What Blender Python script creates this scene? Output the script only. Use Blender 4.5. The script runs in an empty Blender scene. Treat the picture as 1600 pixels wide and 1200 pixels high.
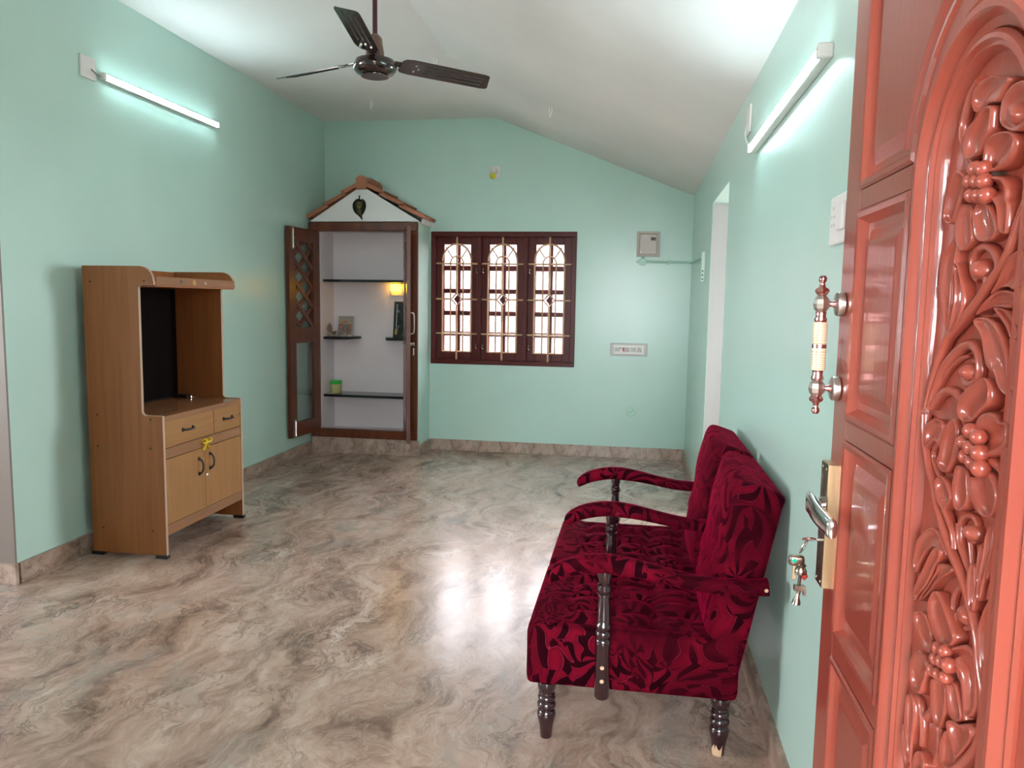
import bpy, bmesh, math, random
from mathutils import Vector, Matrix, noise
PI = math.pi
random.seed(4)
S = bpy.context.scene
COL = S.collection

# ---------------------------------------------------------------- camera
F, YAW, PITCH, ROLL, EYE = 1203.55, -0.1574, 0.1049, -0.0159, 1.45
fw = Vector((math.sin(YAW)*math.cos(PITCH), math.cos(YAW)*math.cos(PITCH), -math.sin(PITCH)))
r0 = Vector((math.cos(YAW), -math.sin(YAW), 0)); d0 = fw.cross(r0)
rt = r0*math.cos(ROLL) + d0*math.sin(ROLL); dn = -r0*math.sin(ROLL) + d0*math.cos(ROLL)
cd = bpy.data.cameras.new('camera'); cam = bpy.data.objects.new('camera', cd); COL.objects.link(cam)
cam.matrix_world = Matrix((( rt.x, -dn.x, -fw.x, 0), (rt.y, -dn.y, -fw.y, 0), (rt.z, -dn.z, -fw.z, EYE), (0, 0, 0, 1)))
cd.sensor_width = 36; cd.lens = F/1600*36; cd.clip_start = .02
S.camera = cam

def ray(u, v): return rt*((u-800)/F) + dn*((v-600)/F) + fw
def on_x(u, v, X): d = ray(u, v); return Vector((0, 0, EYE)) + d*(X/d.x)
def on_y(u, v, Y): d = ray(u, v); return Vector((0, 0, EYE)) + d*(Y/d.y)

# ---------------------------------------------------------------- sky and exposure
W = bpy.data.worlds.new('sky'); S.world = W; W.use_nodes = True
bg = W.node_tree.nodes['Background']
bg.inputs[0].default_value = (.95, .98, 1.02, 1); bg.inputs[1].default_value = 12.0
S.view_settings.view_transform = 'Standard'; S.view_settings.look = 'None'
S.view_settings.exposure = 1.75; S.view_settings.gamma = 1; S.view_settings.use_curve_mapping = False
S.cycles.use_denoising = True; S.cycles.max_bounces = 14; S.cycles.diffuse_bounces = 8
S.cycles.sample_clamp_indirect = 8

def portal(name, loc, rot, sx, sy):
    l = bpy.data.lights.new(name, 'AREA'); l.shape = 'RECTANGLE'; l.size = sx; l.size_y = sy
    l.cycles.is_portal = True
    o = bpy.data.objects.new(name, l); o.location = loc; o.rotation_euler = rot; COL.objects.link(o)
XR_P = 1.86
portal('doorway_portal', (-.1, .05, 1.08), (PI/2, 0, 0), 1.05, 2.14)
portal('window_portal', (-1.268, 7.6, 1.48), (-PI/2, 0, 0), 1.4, 1.26)
portal('hall_portal', (-5.85, 1.4, 1.525), (0, -PI/2, 0), 1.05, 1.6)
portal('passage_portal', (XR_P+.06, 5.7, 1.65), (0, PI/2, 0), 1.0, 1.1)

# ---------------------------------------------------------------- materials
def mat(name, base=(.5, .5, .5), rough=.5, metal=0, spec=.5, coat=0, coatr=.1, **kw):
    m = bpy.data.materials.new(name); m.use_nodes = True
    b = m.node_tree.nodes['Principled BSDF']
    b.inputs['Base Color'].default_value = (*base, 1); b.inputs['Roughness'].default_value = rough
    b.inputs['Metallic'].default_value = metal; b.inputs['Specular IOR Level'].default_value = spec
    b.inputs['Coat Weight'].default_value = coat; b.inputs['Coat Roughness'].default_value = coatr
    for k, v in kw.items(): b.inputs[k.replace('_', ' ')].default_value = v
    return m
class NT:
    def __init__(s, m): s.t = m.node_tree; s.n = s.t.nodes; s.b = s.n['Principled BSDF']
    def new(s, typ, **kw):
        n = s.n.new(typ)
        for k, v in kw.items():
            if k in n.inputs: n.inputs[k].default_value = v
            else: setattr(n, k, v)
        return n
    def link(s, a, b): s.t.links.new(a, b)
    def coords(s, scale=(1, 1, 1), rot=(0, 0, 0), src='Object'):
        c = s.new('ShaderNodeTexCoord'); mp = s.new('ShaderNodeMapping')
        mp.inputs['Scale'].default_value = scale; mp.inputs['Rotation'].default_value = rot
        s.link(c.outputs[src], mp.inputs[0]); return mp.outputs[0]
    def noise(s, vec, scale, detail=4, rough=.5, dist=0):
        n = s.new('ShaderNodeTexNoise'); n.inputs['Scale'].default_value = scale; n.inputs['Detail'].default_value = detail
        n.inputs['Roughness'].default_value = rough; n.inputs['Distortion'].default_value = dist
        s.link(vec, n.inputs['Vector']); return n.outputs['Fac']
    def ramp(s, fac, stops, interp='LINEAR'):
        r = s.new('ShaderNodeValToRGB'); e = r.color_ramp.elements; r.color_ramp.interpolation = interp
        while len(e) < len(stops): e.new(.5)
        for i, (p, c) in enumerate(stops): e[i].position = p; e[i].color = (*c, 1) if len(c) == 3 else c
        s.link(fac, r.inputs[0]); return r.outputs[0]
    def mix(s, fac, a, b, mode='MIX'):
        m = s.new('ShaderNodeMix', data_type='RGBA', blend_type=mode)
        for sock, v in ((m.inputs[0], fac), (m.inputs[6], a), (m.inputs[7], b)):
            if hasattr(v, 'links'): s.link(v, sock)
            elif isinstance(v, (int, float)): sock.default_value = v
            else: sock.default_value = (*v, 1)
        return m.outputs[2]
    def bump(s, h, strength=.2, dist=.01):
        b = s.new('ShaderNodeBump'); b.inputs['Strength'].default_value = strength; b.inputs['Distance'].default_value = dist
        s.link(h, b.inputs['Height']); s.link(b.outputs[0], s.b.inputs['Normal']); return b
    def base(s, c): s.link(c, s.b.inputs['Base Color'])
def g3(v): return (v, v, v)

def paint(name, base, rough, bump=.06, var=.04):
    m = mat(name, base, rough, spec=.45); t = NT(m); v = t.coords()
    n = t.noise(v, 1.3, 3)
    t.base(t.ramp(n, [(.3, tuple(c*(1-var) for c in base)), (.7, tuple(min(1, c*(1+var)) for c in base))]))
    t.bump(t.noise(v, 60, 4), bump, .004); return m
M = {}
M['green'] = paint('green_enamel_paint', (.50, .695, .63), .28)
M['beige'] = paint('beige_paint', (.235, .19, .172), .5)
M['beige2'] = paint('dull_white_paint', (.46, .455, .45), .6)
M['white'] = paint('white_paint', (.80, .78, .77), .6)
M['niche'] = paint('lilac_white_paint', (.74, .67, .69), .55)
M['ceil'] = paint('white_ceiling_paint', (.82, .785, .775), .75, .25)
M['yard'] = paint('pale_concrete', (.5, .46, .42), .8)
M['outside'] = paint('pink_plaster', (.13, .098, .102), .8)

def marble(name, scale=1.0, rough=.16, tint=1.0):
    m = mat(name, rough=rough, spec=.5); t = NT(m)
    c = t.coords((1*scale, 1*scale, 1*scale), (0, 0, .0))
    def warped(amount, wscale, rotz, sc):
        wn = t.new('ShaderNodeTexNoise'); wn.inputs['Scale'].default_value = wscale; wn.inputs['Detail'].default_value = 4
        t.link(c, wn.inputs['Vector'])
        sub = t.new('ShaderNodeVectorMath', operation='SUBTRACT'); t.link(wn.outputs['Color'], sub.inputs[0]); sub.inputs[1].default_value = (.5, .5, .5)
        q = t.new('ShaderNodeVectorMath', operation='SCALE'); t.link(sub.outputs[0], q.inputs[0]); q.inputs['Scale'].default_value = amount
        add = t.new('ShaderNodeVectorMath', operation='ADD'); t.link(c, add.inputs[0]); t.link(q.outputs[0], add.inputs[1])
        mp = t.new('ShaderNodeMapping'); mp.inputs['Rotation'].default_value = (0, 0, math.radians(rotz)); mp.inputs['Scale'].default_value = sc
        t.link(add.outputs[0], mp.inputs[0]); return mp.outputs[0]
    v = warped(.9, 1.3, -14, (3.4, .95, 2.6)); u = warped(1.3, 1.0, -8, (2.4, .7, 2.0)); k = tint
    a = t.noise(v, 1.5, 10, .66, .35)
    col = t.ramp(a, [(.30, (.15*k, .092*k, .066*k)), (.41, (.31*k, .205*k, .155*k)), (.50, (.45*k, .305*k, .238*k)), (.60, (.55*k, .40*k, .325*k)), (.72, (.68*k, .555*k, .475*k))])
    g = t.noise(u, 1.5, 7, .62, .8)
    col = t.mix(t.ramp(g, [(.55, g3(0)), (.68, g3(.6))]), col, (.30*k, .275*k, .245*k))
    pk = t.noise(u, 1.1, 4, .5, .3)
    col = t.mix(t.ramp(pk, [(.5, g3(0)), (.75, g3(.5))]), col, (.56*k, .42*k, .36*k))
    line = t.ramp(t.noise(v, 2.2, 10, .68, .5), [(.44, g3(0)), (.48, g3(.8)), (.51, g3(0))])
    brk = t.ramp(t.noise(c, 1.7, 3), [(.42, g3(0)), (.62, g3(1))])
    col = t.mix(t.mix(1.0, line, brk, 'MULTIPLY'), col, (.13*k, .095*k, .075*k))
    line2 = t.ramp(t.noise(v, 3.1, 9, .62, 1.0), [(.52, g3(0)), (.54, g3(.3)), (.56, g3(0))])
    col = t.mix(line2, col, (.66*k, .56*k, .48*k))
    spk = t.ramp(t.noise(c, 22, 5, .7), [(.28, g3(.5)), (.40, g3(0))])
    col = t.mix(spk, col, (.16*k, .11*k, .09*k))
    t.base(col)
    t.bump(t.noise(c, 7, 5, .6), .05, .008)
    return m
M['floor'] = marble('polished_brown_marble', 1.22, .23, .88)
M['tile'] = marble('brown_marble_skirting', 2.2, .3, .88)

def wood(name, dark, light, axis='Z', rough=.35, scale=1.0, coat=0):
    m = mat(name, rough=rough, spec=.4, coat=coat); t = NT(m)
    s = {'Z': (26, 26, 1.2), 'X': (1.2, 26, 26), 'Y': (26, 1.2, 26)}[axis]
    v = t.coords(tuple(x*scale for x in s))
    n = t.noise(v, 1.0, 5, .6, .4)
    t.base(t.ramp(n, [(.3, dark), (.7, light)]))
    t.bump(n, .04, .002); return m
M['lam'] = wood('beech_laminate', (.265, .086, .025), (.36, .130, .042), 'Z', .42)
M['lamh'] = wood('beech_laminate_across', (.24, .105, .048), (.31, .145, .070), 'Y', .38)
M['front'] = wood('pale_beech_laminate', (.30, .135, .046), (.37, .178, .066), 'Z', .38)
M['fronty'] = wood('pale_beech_laminate_across', (.30, .135, .046), (.37, .178, .066), 'Y', .38)
M['counter'] = wood('counter_laminate', (.25, .10, .045), (.34, .15, .068), 'Y', .25)
M['edge'] = mat('pale_edge_band', (.50, .33, .24), .4)
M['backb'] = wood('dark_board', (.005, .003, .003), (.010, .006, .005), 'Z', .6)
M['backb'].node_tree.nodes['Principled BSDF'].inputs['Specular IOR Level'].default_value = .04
M['black'] = mat('black_plastic', (.012, .011, .011), .4)
M['granite'] = mat('black_granite', (.012, .012, .013), .12)
M['maroon'] = wood('maroon_varnished_wood', (.090, .022, .009), (.165, .043, .017), 'Z', .33, .6, .1)
M['winred'] = mat('dark_red_enamel', (.085, .010, .008), .35, spec=.25)
M['grille'] = mat('beige_grille_enamel', (.50, .30, .17), .45)
M['chrome'] = mat('chrome', (.75, .75, .76), .12, 1)
M['steel'] = mat('brushed_nickel', (.62, .58, .54), .32, 1)
M['brass'] = mat('aged_brass', (.60, .44, .25), .34, 1)
M['darkbrass'] = mat('dark_bronze', (.30, .25, .20), .25, 1)
M['copper'] = mat('copper_plate', (.62, .33, .32), .16, 1)
M['silver'] = mat('silver_metal', (.6, .55, .5), .3, 1)
M['plastic'] = mat('white_plastic', (.78, .75, .73), .35)
M['plasticg'] = mat('grey_white_plastic', (.55, .53, .50), .4)
M['grey'] = mat('dark_grey', (.08, .08, .08), .5)
M['mint'] = mat('green_painted_conduit', (.45, .70, .59), .4)
M['mintlight'] = mat('pale_green_plastic', (.60, .78, .69), .4)
M['box'] = mat('beige_metal_enamel', (.42, .36, .31), .4)
M['boxdoor'] = mat('beige_metal_door', (.47, .41, .36), .35)
M['redsw'] = mat('red_switch', (.55, .02, .03), .35)
M['terra'] = paint('terracotta', (.42, .16, .085), .7, .3, .2)
M['yellow'] = mat('yellow_ribbon', (.85, .62, .03), .4)
M['yellowbulb'] = mat('yellow_bulb_glass', (.75, .62, .02), .15, coat=1)
M['gold'] = mat('gold_print', (.55, .36, .10), .35, .6)
M['leafdark'] = mat('dark_green_lacquer', (.008, .013, .007), .6, spec=.15)
M['limegreen'] = mat('green_lid_plastic', (.04, .52, .06), .35)
M['jar'] = mat('yellowish_jar_plastic', (.55, .50, .22), .25)
M['fan'] = mat('dark_brown_enamel', (.020, .008, .006), .18, coat=.5)
M['fanrod'] = mat('maroon_rod_enamel', (.07, .014, .020), .3)
M['fanbronze'] = mat('brown_motor_enamel', (.13, .075, .05), .35)
M['postwood'] = mat('black_brown_turned_wood', (.022, .006, .008), .2, coat=.7)
M['worn'] = mat('bare_worn_wood', (.55, .36, .22), .6)
M['card'] = mat('ivory_enamel', (.75, .60, .42), .35)
M['wire'] = mat('grey_wire', (.30, .30, .29), .5)
M['wireW'] = mat('white_wire', (.8, .8, .78), .5)
M['led'] = mat('lit_led_diffuser', (.9, .9, .9), .4, Emission_Color=(.72, .96, 1.0, 1), Emission_Strength=22.5)
M['night'] = mat('lit_amber_lamp', (.9, .6, .1), .4, Emission_Color=(1.0, .50, .02, 1), Emission_Strength=6.0)
M['glass'] = mat('clear_glass', (.9, .95, .93), .03, Transmission_Weight=1.0, IOR=1.45)
M['pane'] = mat('window_glass', (.97, .93, .95), .05, Transmission_Weight=1.0, IOR=1.03)

# red glossy door enamel
M['door'] = mat('red_oxide_gloss_enamel', (.30, .058, .036), .30, spec=.35, coat=.6, coatr=.06)
t = NT(M['door']); v = t.coords((1, 1, .12)); n1 = t.noise(v, 90, 3, .6)
t.base(t.ramp(t.noise(t.coords(), 3, 3), [(.3, (.275, .050, .031)), (.7, (.325, .066, .041))])); 
b = t.bump(n1, .16, .003); t.link(b.outputs[0], t.b.inputs['Coat Normal'])
# velvet with embossed plumes
M['velvet'] = mat('crimson_velvet', rough=.8, spec=.03, Sheen_Weight=.21, Sheen_Roughness=.3, Sheen_Tint=(1, .0, .10, 1))
t = NT(M['velvet']); c = t.coords()
def warp(src, scale, amount, detail=1.0):
    w = t.new('ShaderNodeTexNoise'); w.inputs['Scale'].default_value = scale; w.inputs['Detail'].default_value = detail; t.link(src, w.inputs['Vector'])
    s1 = t.new('ShaderNodeVectorMath', operation='SUBTRACT'); t.link(w.outputs['Color'], s1.inputs[0]); s1.inputs[1].default_value = (.5, .5, .5)
    k1 = t.new('ShaderNodeVectorMath', operation='SCALE'); t.link(s1.outputs[0], k1.inputs[0]); k1.inputs['Scale'].default_value = amount
    a1 = t.new('ShaderNodeVectorMath', operation='ADD'); t.link(src, a1.inputs[0]); t.link(k1.outputs[0], a1.inputs[1]); return a1.outputs[0]
cw = warp(c, 4.5, .20)
def fan_pattern(scale, petals, swirl, seed):
    sh = t.new('ShaderNodeVectorMath', operation='ADD'); t.link(cw, sh.inputs[0]); sh.inputs[1].default_value = (seed, seed*.7, seed*.3)
    v_ = t.new('ShaderNodeTexVoronoi', feature='F1'); v_.inputs['Scale'].default_value = scale; t.link(sh.outputs[0], v_.inputs['Vector'])
    df = t.new('ShaderNodeVectorMath', operation='SUBTRACT'); t.link(sh.outputs[0], df.inputs[0]); t.link(v_.outputs['Position'], df.inputs[1])
    sx = t.new('ShaderNodeSeparateXYZ'); t.link(df.outputs[0], sx.inputs[0])
    def m_(op, a, b_=None):
        n_ = t.new('ShaderNodeMath', operation=op)
        for i_, q in enumerate((a, b_)):
            if q is None: continue
            if hasattr(q, 'links'): t.link(q, n_.inputs[i_])
            else: n_.inputs[i_].default_value = q
        return n_.outputs[0]
    ang = m_('ARCTAN2', m_('ADD', sx.outputs[2], m_('MULTIPLY', sx.outputs[1], .75)), sx.outputs[0])
    ln_ = t.new('ShaderNodeVectorMath', operation='LENGTH'); t.link(df.outputs[0], ln_.inputs[0])
    ph = m_('ADD', m_('MULTIPLY', ang, petals), m_('MULTIPLY', ln_.outputs['Value'], swirl))
    # petals swell away from their centre and close again
    env = m_('SINE', m_('MULTIPLY', ln_.outputs['Value'], 30.0))
    return m_('ADD', m_('MULTIPLY', m_('SINE', ph), .42), m_('ADD', m_('MULTIPLY', env, .12), .46))
fa1 = fan_pattern(6.6, 7.0, 56.0, 0.0); fa2 = fan_pattern(10.5, 5.0, 70.0, 3.7)
fm = t.new('ShaderNodeMix', data_type='FLOAT'); t.link(t.ramp(t.noise(c, 5.5, 1), [(.46, g3(0)), (.54, g3(1))]), fm.inputs[0]); t.link(fa1, fm.inputs[2]); t.link(fa2, fm.inputs[3]); fa = fm.outputs[0]
band = t.ramp(fa, [(.0, (.135, .002, .012)), (.40, (.10, .0015, .009)), (.50, (.075, .0012, .007)), (.545, (.21, .014, .036)), (.59, (.035, .0007, .004)), (.68, (.016, .0003, .0025)), (1, (.010, .0002, .0018))])
core = t.ramp(fa, [(.5, g3(1)), (.62, g3(0))])
gate = t.ramp(t.noise(c, 7.0, 2), [(.36, g3(.25)), (.5, g3(1))])
col = t.mix(gate, (.06, .001, .006), band)
big = t.noise(cw, 3.4, 2)
col = t.mix(t.ramp(big, [(.48, g3(0)), (.62, g3(.6))]), col, (.035, .0006, .004))
vo = t.new('ShaderNodeTexVoronoi', feature='F1'); vo.inputs['Scale'].default_value = 34; t.link(c, vo.inputs['Vector'])
col = t.mix(t.ramp(vo.outputs['Distance'], [(.10, g3(.6)), (.16, g3(0))]), col, (.05, .001, .006)); t.base(col)
t.bump(core, .3, .004)

# ---------------------------------------------------------------- building helpers
ORG = {}
def link(name, data, parent=None, org=(0, 0, 0)):
    o = bpy.data.objects.new(name, data); COL.objects.link(o)
    org = Vector(org); ORG[o] = org
    if parent is not None: o.parent = parent; o.location = org - ORG[parent]
    else: o.location = org
    return o
def obj(name, bm, m, parent=None, smooth=None, org=None):
    """bmesh in world coordinates -> one mesh object whose origin sits at org (default: its parent's)"""
    if org is None: org = ORG[parent] if parent is not None else Vector((0, 0, 0))
    org = Vector(org)
    if org.length: bmesh.ops.translate(bm, verts=bm.verts, vec=-org)
    bmesh.ops.recalc_face_normals(bm, faces=bm.faces)
    me = bpy.data.meshes.new(name); bm.to_mesh(me); bm.free(); me.materials.append(m)
    if smooth is not None:
        for p in me.polygons: p.use_smooth = True
        if smooth < 180: me.set_sharp_from_angle(angle=math.radians(smooth))
    return link(name, me, parent, org)
def tag(o, label, cat, group=None):
    o['label'] = label; o['category'] = cat
    if group: o['group'] = group
    return o
def thing(name, label, cat, loc, group=None): return tag(link(name, None, None, loc), label, cat, group)
def structure(o): o['kind'] = 'structure'; return o
def empty_structure(name, loc=(0, 0, 0)): return structure(link(name, None, None, loc))

def nb(): return bmesh.new()
def add_box(bm, x0, x1, y0, y1, z0, z1, bev=0, seg=2):
    b2 = bm if not bev else nb()
    vs = [b2.verts.new((x, y, z)) for x in (x0, x1) for y in (y0, y1) for z in (z0, z1)]
    for f in ((0, 1, 3, 2), (4, 6, 7, 5), (0, 4, 5, 1), (2, 3, 7, 6), (0, 2, 6, 4), (1, 5, 7, 3)): b2.faces.new([vs[i] for i in f])
    if bev:
        bmesh.ops.recalc_face_normals(b2, faces=b2.faces)
        bmesh.ops.bevel(b2, geom=b2.edges[:], offset=bev, segments=seg, profile=.5, affect='EDGES')
        me = bpy.data.meshes.new('t'); b2.to_mesh(me); b2.free(); bm.from_mesh(me); bpy.data.meshes.remove(me)
    return bm
def box(x0, x1, y0, y1, z0, z1, bev=0, seg=2): return add_box(nb(), x0, x1, y0, y1, z0, z1, bev, seg)
def boxes(*bs):
    bm = nb()
    for b_ in bs: add_box(bm, *b_)
    return bm
def frame_of(d):
    d = Vector(d).normalized(); u = Vector((0, 0, 1)) if abs(d.z) < .9 else Vector((1, 0, 0))
    a = d.cross(u).normalized(); return a, d.cross(a).normalized()
def add_tube(bm, pts, rad, n=10, caps=True, flat=1.0, updir=None):
    pts = [Vector(p) for p in pts]; N = len(pts)
    rads = rad if isinstance(rad, (list, tuple)) else [rad]*N
    rings = []; pa = None
    for i, p in enumerate(pts):
        d = (pts[min(i+1, N-1)] - pts[max(i-1, 0)]).normalized()
        if updir is not None:
            b_ = Vector(updir); a = d.cross(b_).normalized()
        elif pa is None: a, b_ = frame_of(d)
        else:
            a = (pa - d*pa.dot(d)).normalized(); b_ = d.cross(a)
        pa = a
        rings.append([bm.verts.new(p + (a*math.cos(2*PI*k/n) + b_*math.sin(2*PI*k/n)*flat)*rads[i]) for k in range(n)])
    for i in range(N-1):
        for k in range(n): bm.faces.new((rings[i][k], rings[i][(k+1) % n], rings[i+1][(k+1) % n], rings[i+1][k]))
    if caps: bm.faces.new(rings[0][::-1]); bm.faces.new(rings[-1])
    return bm
def tube(pts, rad, n=10, **k): return add_tube(nb(), pts, rad, n, **k)
def add_lathe(bm, prof, base, axis=(0, 0, 1), n=20):
    """prof = [(radius, distance along axis)]"""
    ax = Vector(axis).normalized(); a, b_ = frame_of(ax); base = Vector(base); rings = []
    for r, h in prof:
        rings.append([bm.verts.new(base + ax*h + (a*math.cos(2*PI*k/n) + b_*math.sin(2*PI*k/n))*max(r, 1e-5)) for k in range(n)])
    for i in range(len(rings)-1):
        for k in range(n): bm.faces.new((rings[i][k], rings[i][(k+1) % n], rings[i+1][(k+1) % n], rings[i+1][k]))
    bm.faces.new(rings[0][::-1]); bm.faces.new(rings[-1]); return bm
def lathe(prof, base, axis=(0, 0, 1), n=20): return add_lathe(nb(), prof, base, axis, n)
def add_prism(bm, poly, vec):
    """planar outline (3-D points) extruded along vec"""
    v0 = [bm.verts.new(p) for p in poly]; v1 = [bm.verts.new(Vector(p) + Vector(vec)) for p in poly]; n = len(poly)
    bm.faces.new(v0); bm.faces.new(v1[::-1])
    for i in range(n): bm.faces.new((v0[i], v1[i], v1[(i+1) % n], v0[(i+1) % n]))
    return bm
def prism(poly, vec): return add_prism(nb(), poly, vec)
def arc(cx, cy, r, a0, a1, n=10): return [(cx + r*math.cos(math.radians(a0 + (a1-a0)*i/n)), cy + r*math.sin(math.radians(a0 + (a1-a0)*i/n))) for i in range(n+1)]
def catmull(pts, per=5, closed=False):
    P = [Vector(p) for p in pts]; n = len(P); out = []
    for i in range(n if closed else n-1):
        g = (lambda k: P[k % n]) if closed else (lambda k: P[max(0, min(n-1, k))])
        a, b_, c_, d = g(i-1), g(i), g(i+1), g(i+2)
        for j in range(per):
            s = j/per
            out.append(.5*((2*b_) + (c_-a)*s + (2*a-5*b_+4*c_-d)*s*s + (3*b_-a-3*c_+d)*s**3))
    if not closed: out.append(P[-1])
    return out
def rbox(x0, x1, y0, y1, z0, z1, r, n=(10, 10, 6), fn=None):
    """box with rounded edges, subdivided so that fn can shape it"""
    bm = nb(); vd = {}; lo = Vector((x0, y0, z0)); hi = Vector((x1, y1, z1))
    def coord(i, k):
        L = hi[k]-lo[k]; N = n[k]
        # denser near the ends
        s = i/N; s = .5 - .5*math.cos(PI*s) if N > 4 else s
        return lo[k] + L*s
    def V(i, j, k):
        if (i, j, k) not in vd:
            p = Vector((coord(i, 0), coord(j, 1), coord(k, 2)))
            q = Vector([min(max(p[a], lo[a]+r), hi[a]-r) for a in range(3)])
            d = p-q
            if d.length > 1e-9:
                m = max(abs(d[a]) for a in range(3)); p = q + d.normalized()*min(r, m if m < r else r)
            if fn: p = Vector(fn(p))
            vd[(i, j, k)] = bm.verts.new(p)
        return vd[(i, j, k)]
    for a in range(3):
        b_, c_ = [k for k in range(3) if k != a]
        for side in (0, n[a]):
            for i in range(n[b_]):
                for j in range(n[c_]):
                    q = []
                    for di, dj in ((0, 0), (1, 0), (1, 1), (0, 1)):
                        idx = [0, 0, 0]; idx[a] = side; idx[b_] = i+di; idx[c_] = j+dj; q.append(V(*idx))
                    bm.faces.new(q)
    return bm

# ================================================================ THE SETTING
XL, XR, YB, ZC, ZR, XRIDGE, YL = -3.046, .489, 7.308, 3.17, 2.443, -1.352, 3.335
FY0, FY1 = .12, .36            # front wall
T_ = .23
structure(obj('floor', box(-5.8, 2.0, -3.0, 7.6, -.12, 0), M['floor']))
# ceiling: level on the left, sloping down to the right from the ridge
cz = nb(); prof = [(-5.8, ZC), (XRIDGE, ZC), (XR+.3, ZR-(ZC-ZR)/(XR-XRIDGE)*.3), (XR+.3, ZC+.4), (-5.8, ZC+.4)]
add_prism(cz, [(x, FY0, z) for x, z in prof], (0, 7.6-FY0, 0)); structure(obj('ceiling', cz, M['ceil']))
structure(obj('wall_left', box(XL-T_, XL, YL, YB+.25, 0, ZC+.02), M['green']))
structure(obj('wall_hall', box(-5.8, XL+.0005, YL-.012, YL, 0, ZC+.02), M['beige']))
wx0, wx1, wz0, wz1 = -1.970, -.565, .850, 2.121
bw = boxes((XL, wx0, YB, YB+T_, 0, 3.3), (wx1, XR+T_, YB, YB+T_, 0, 3.3), (wx0, wx1, YB, YB+T_, 0, wz0), (wx0, wx1, YB, YB+T_, wz1, 3.3))
structure(obj('wall_back', bw, M['green']))
px0, px1, pz = 4.495, 5.443, 2.14
rw = boxes((XR, XR+T_, FY0, px0, 0, 3.2), (XR, XR+T_, px1, YB+T_, 0, 3.2), (XR, XR+T_, px0, px1, pz, 3.2))
structure(obj('wall_right', rw, M['green']))
jm = boxes((XR+.004, XR+T_, px1-.006, px1, 0, pz-.006), (XR+.004, XR+T_, px0, px0+.006, 0, pz-.006))
structure(obj('trim_1', jm, M['beige2']))
structure(obj('wall_passage', boxes((XR+1.3, XR+1.4, 3.6, 5.15, 0, 3.2), (XR+1.3, XR+1.4, 6.25, 6.4, 0, 3.2), (XR+1.3, XR+1.4, 5.15, 6.25, 0, 1.15), (XR+1.3, XR+1.4, 5.15, 6.25, 2.15, 3.2), (XR+T_, XR+1.3, 6.3, 6.4, 0, 3.2), (XR+T_, XR+1.3, 3.6, 3.7, 0, 3.2), (XR+T_, XR+1.4, 3.6, 6.4, 2.9, 3.0)), M['white']))  # unseen window opening added here to light the far end of the room
dx0, dx1, dz = -.64, .41, 2.16
structure(obj('wall_front', boxes((-5.8, dx0, FY0, FY1, 0, 3.2), (dx1, XR, FY0, FY1, 0, 3.2), (dx0, dx1, FY0, FY1, dz, 3.2)), M['green']))
hw = boxes((-5.8, -5.6, FY0, .6, 0, 3.2), (-5.8, -5.6, 2.2, YL, 0, 3.2), (-5.8, -5.6, .6, 2.2, 0, 1.0), (-5.8, -5.6, .6, 2.2, 2.05, 3.2))  # window opening added out of view for side light on the right wall
structure(obj('wall_far_left', hw, M['beige']))
structure(obj('floor_yard', box(-25, 25, -25, 30, -.5, -.13), M['yard']))
structure(obj('ceiling_added_porch', box(-1.9, 1.7, -2.6, FY0, 2.55, 2.7), M['white']))  # unseen roof, added to cut the sky light through the doorway
structure(obj('wall_added_porch', boxes((-1.9, -1.8, -2.6, FY0, -.1, 2.55), (1.6, 1.7, -2.6, FY0, -.1, 2.55), (-1.8, 1.6, -2.6, -2.5, -.1, .9), (-1.8, -.9, -2.6, -2.5, .9, 2.55), (.9, 1.6, -2.6, -2.5, .9, 2.55)), M['beige']))  # sides, front and parapet added out of view to dim the doorway
structure(obj('wall_outside', box(-5.0, 4.0, 9.7, 9.9, 0, 2.32), M['outside']))

# marble skirting, slab by slab
def skirting(name, p0, p1, nrm, cuts, h=.104, th=.02):
    e = empty_structure(name, (p0[0], p0[1], 0)); d = Vector((p1[0]-p0[0], p1[1]-p0[1], 0)); L = d.length; d.normalize(); n = Vector((*nrm, 0))
    cs = [0] + cuts + [L]
    for i in range(len(cs)-1):
        a = Vector((*p0, 0)) + d*(cs[i]+.0012); b_ = Vector((*p0, 0)) + d*(cs[i+1]-.0012); dz_ = random.uniform(-.001, .001); o_ = random.uniform(0, .001)
        q = [a, b_, b_+n*(th+o_), a+n*(th+o_)]
        obj('tile', prism([v_ + Vector((0, 0, .0005)) for v_ in q], (0, 0, h+dz_)), M['tile'], e, org=(a+b_)/2)
skirting('baseboard_left', (XL, YL), (XL, 6.90), (1, 0), [.42, .56, 1.05, 1.68, 2.3, 2.95])
skirting('baseboard_hall', (-5.6, YL-.012), (XL+.02, YL-.012), (0, -1), [.6, 1.2, 1.8, 2.3])
skirting('baseboard_back', (-1.962, YB), (XR, YB), (0, -1), [.47, .98, 1.52, 2.06])
skirting('baseboard_right', (XR, px1+.01), (XR, YB-.02), (-1, 0), [.6, 1.2])
skirting('baseboard_entrance', (XR, FY1), (XR, px0-.01), (-1, 0), [.5, 1.1, 1.7, 2.3, 2.9, 3.5])

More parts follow.
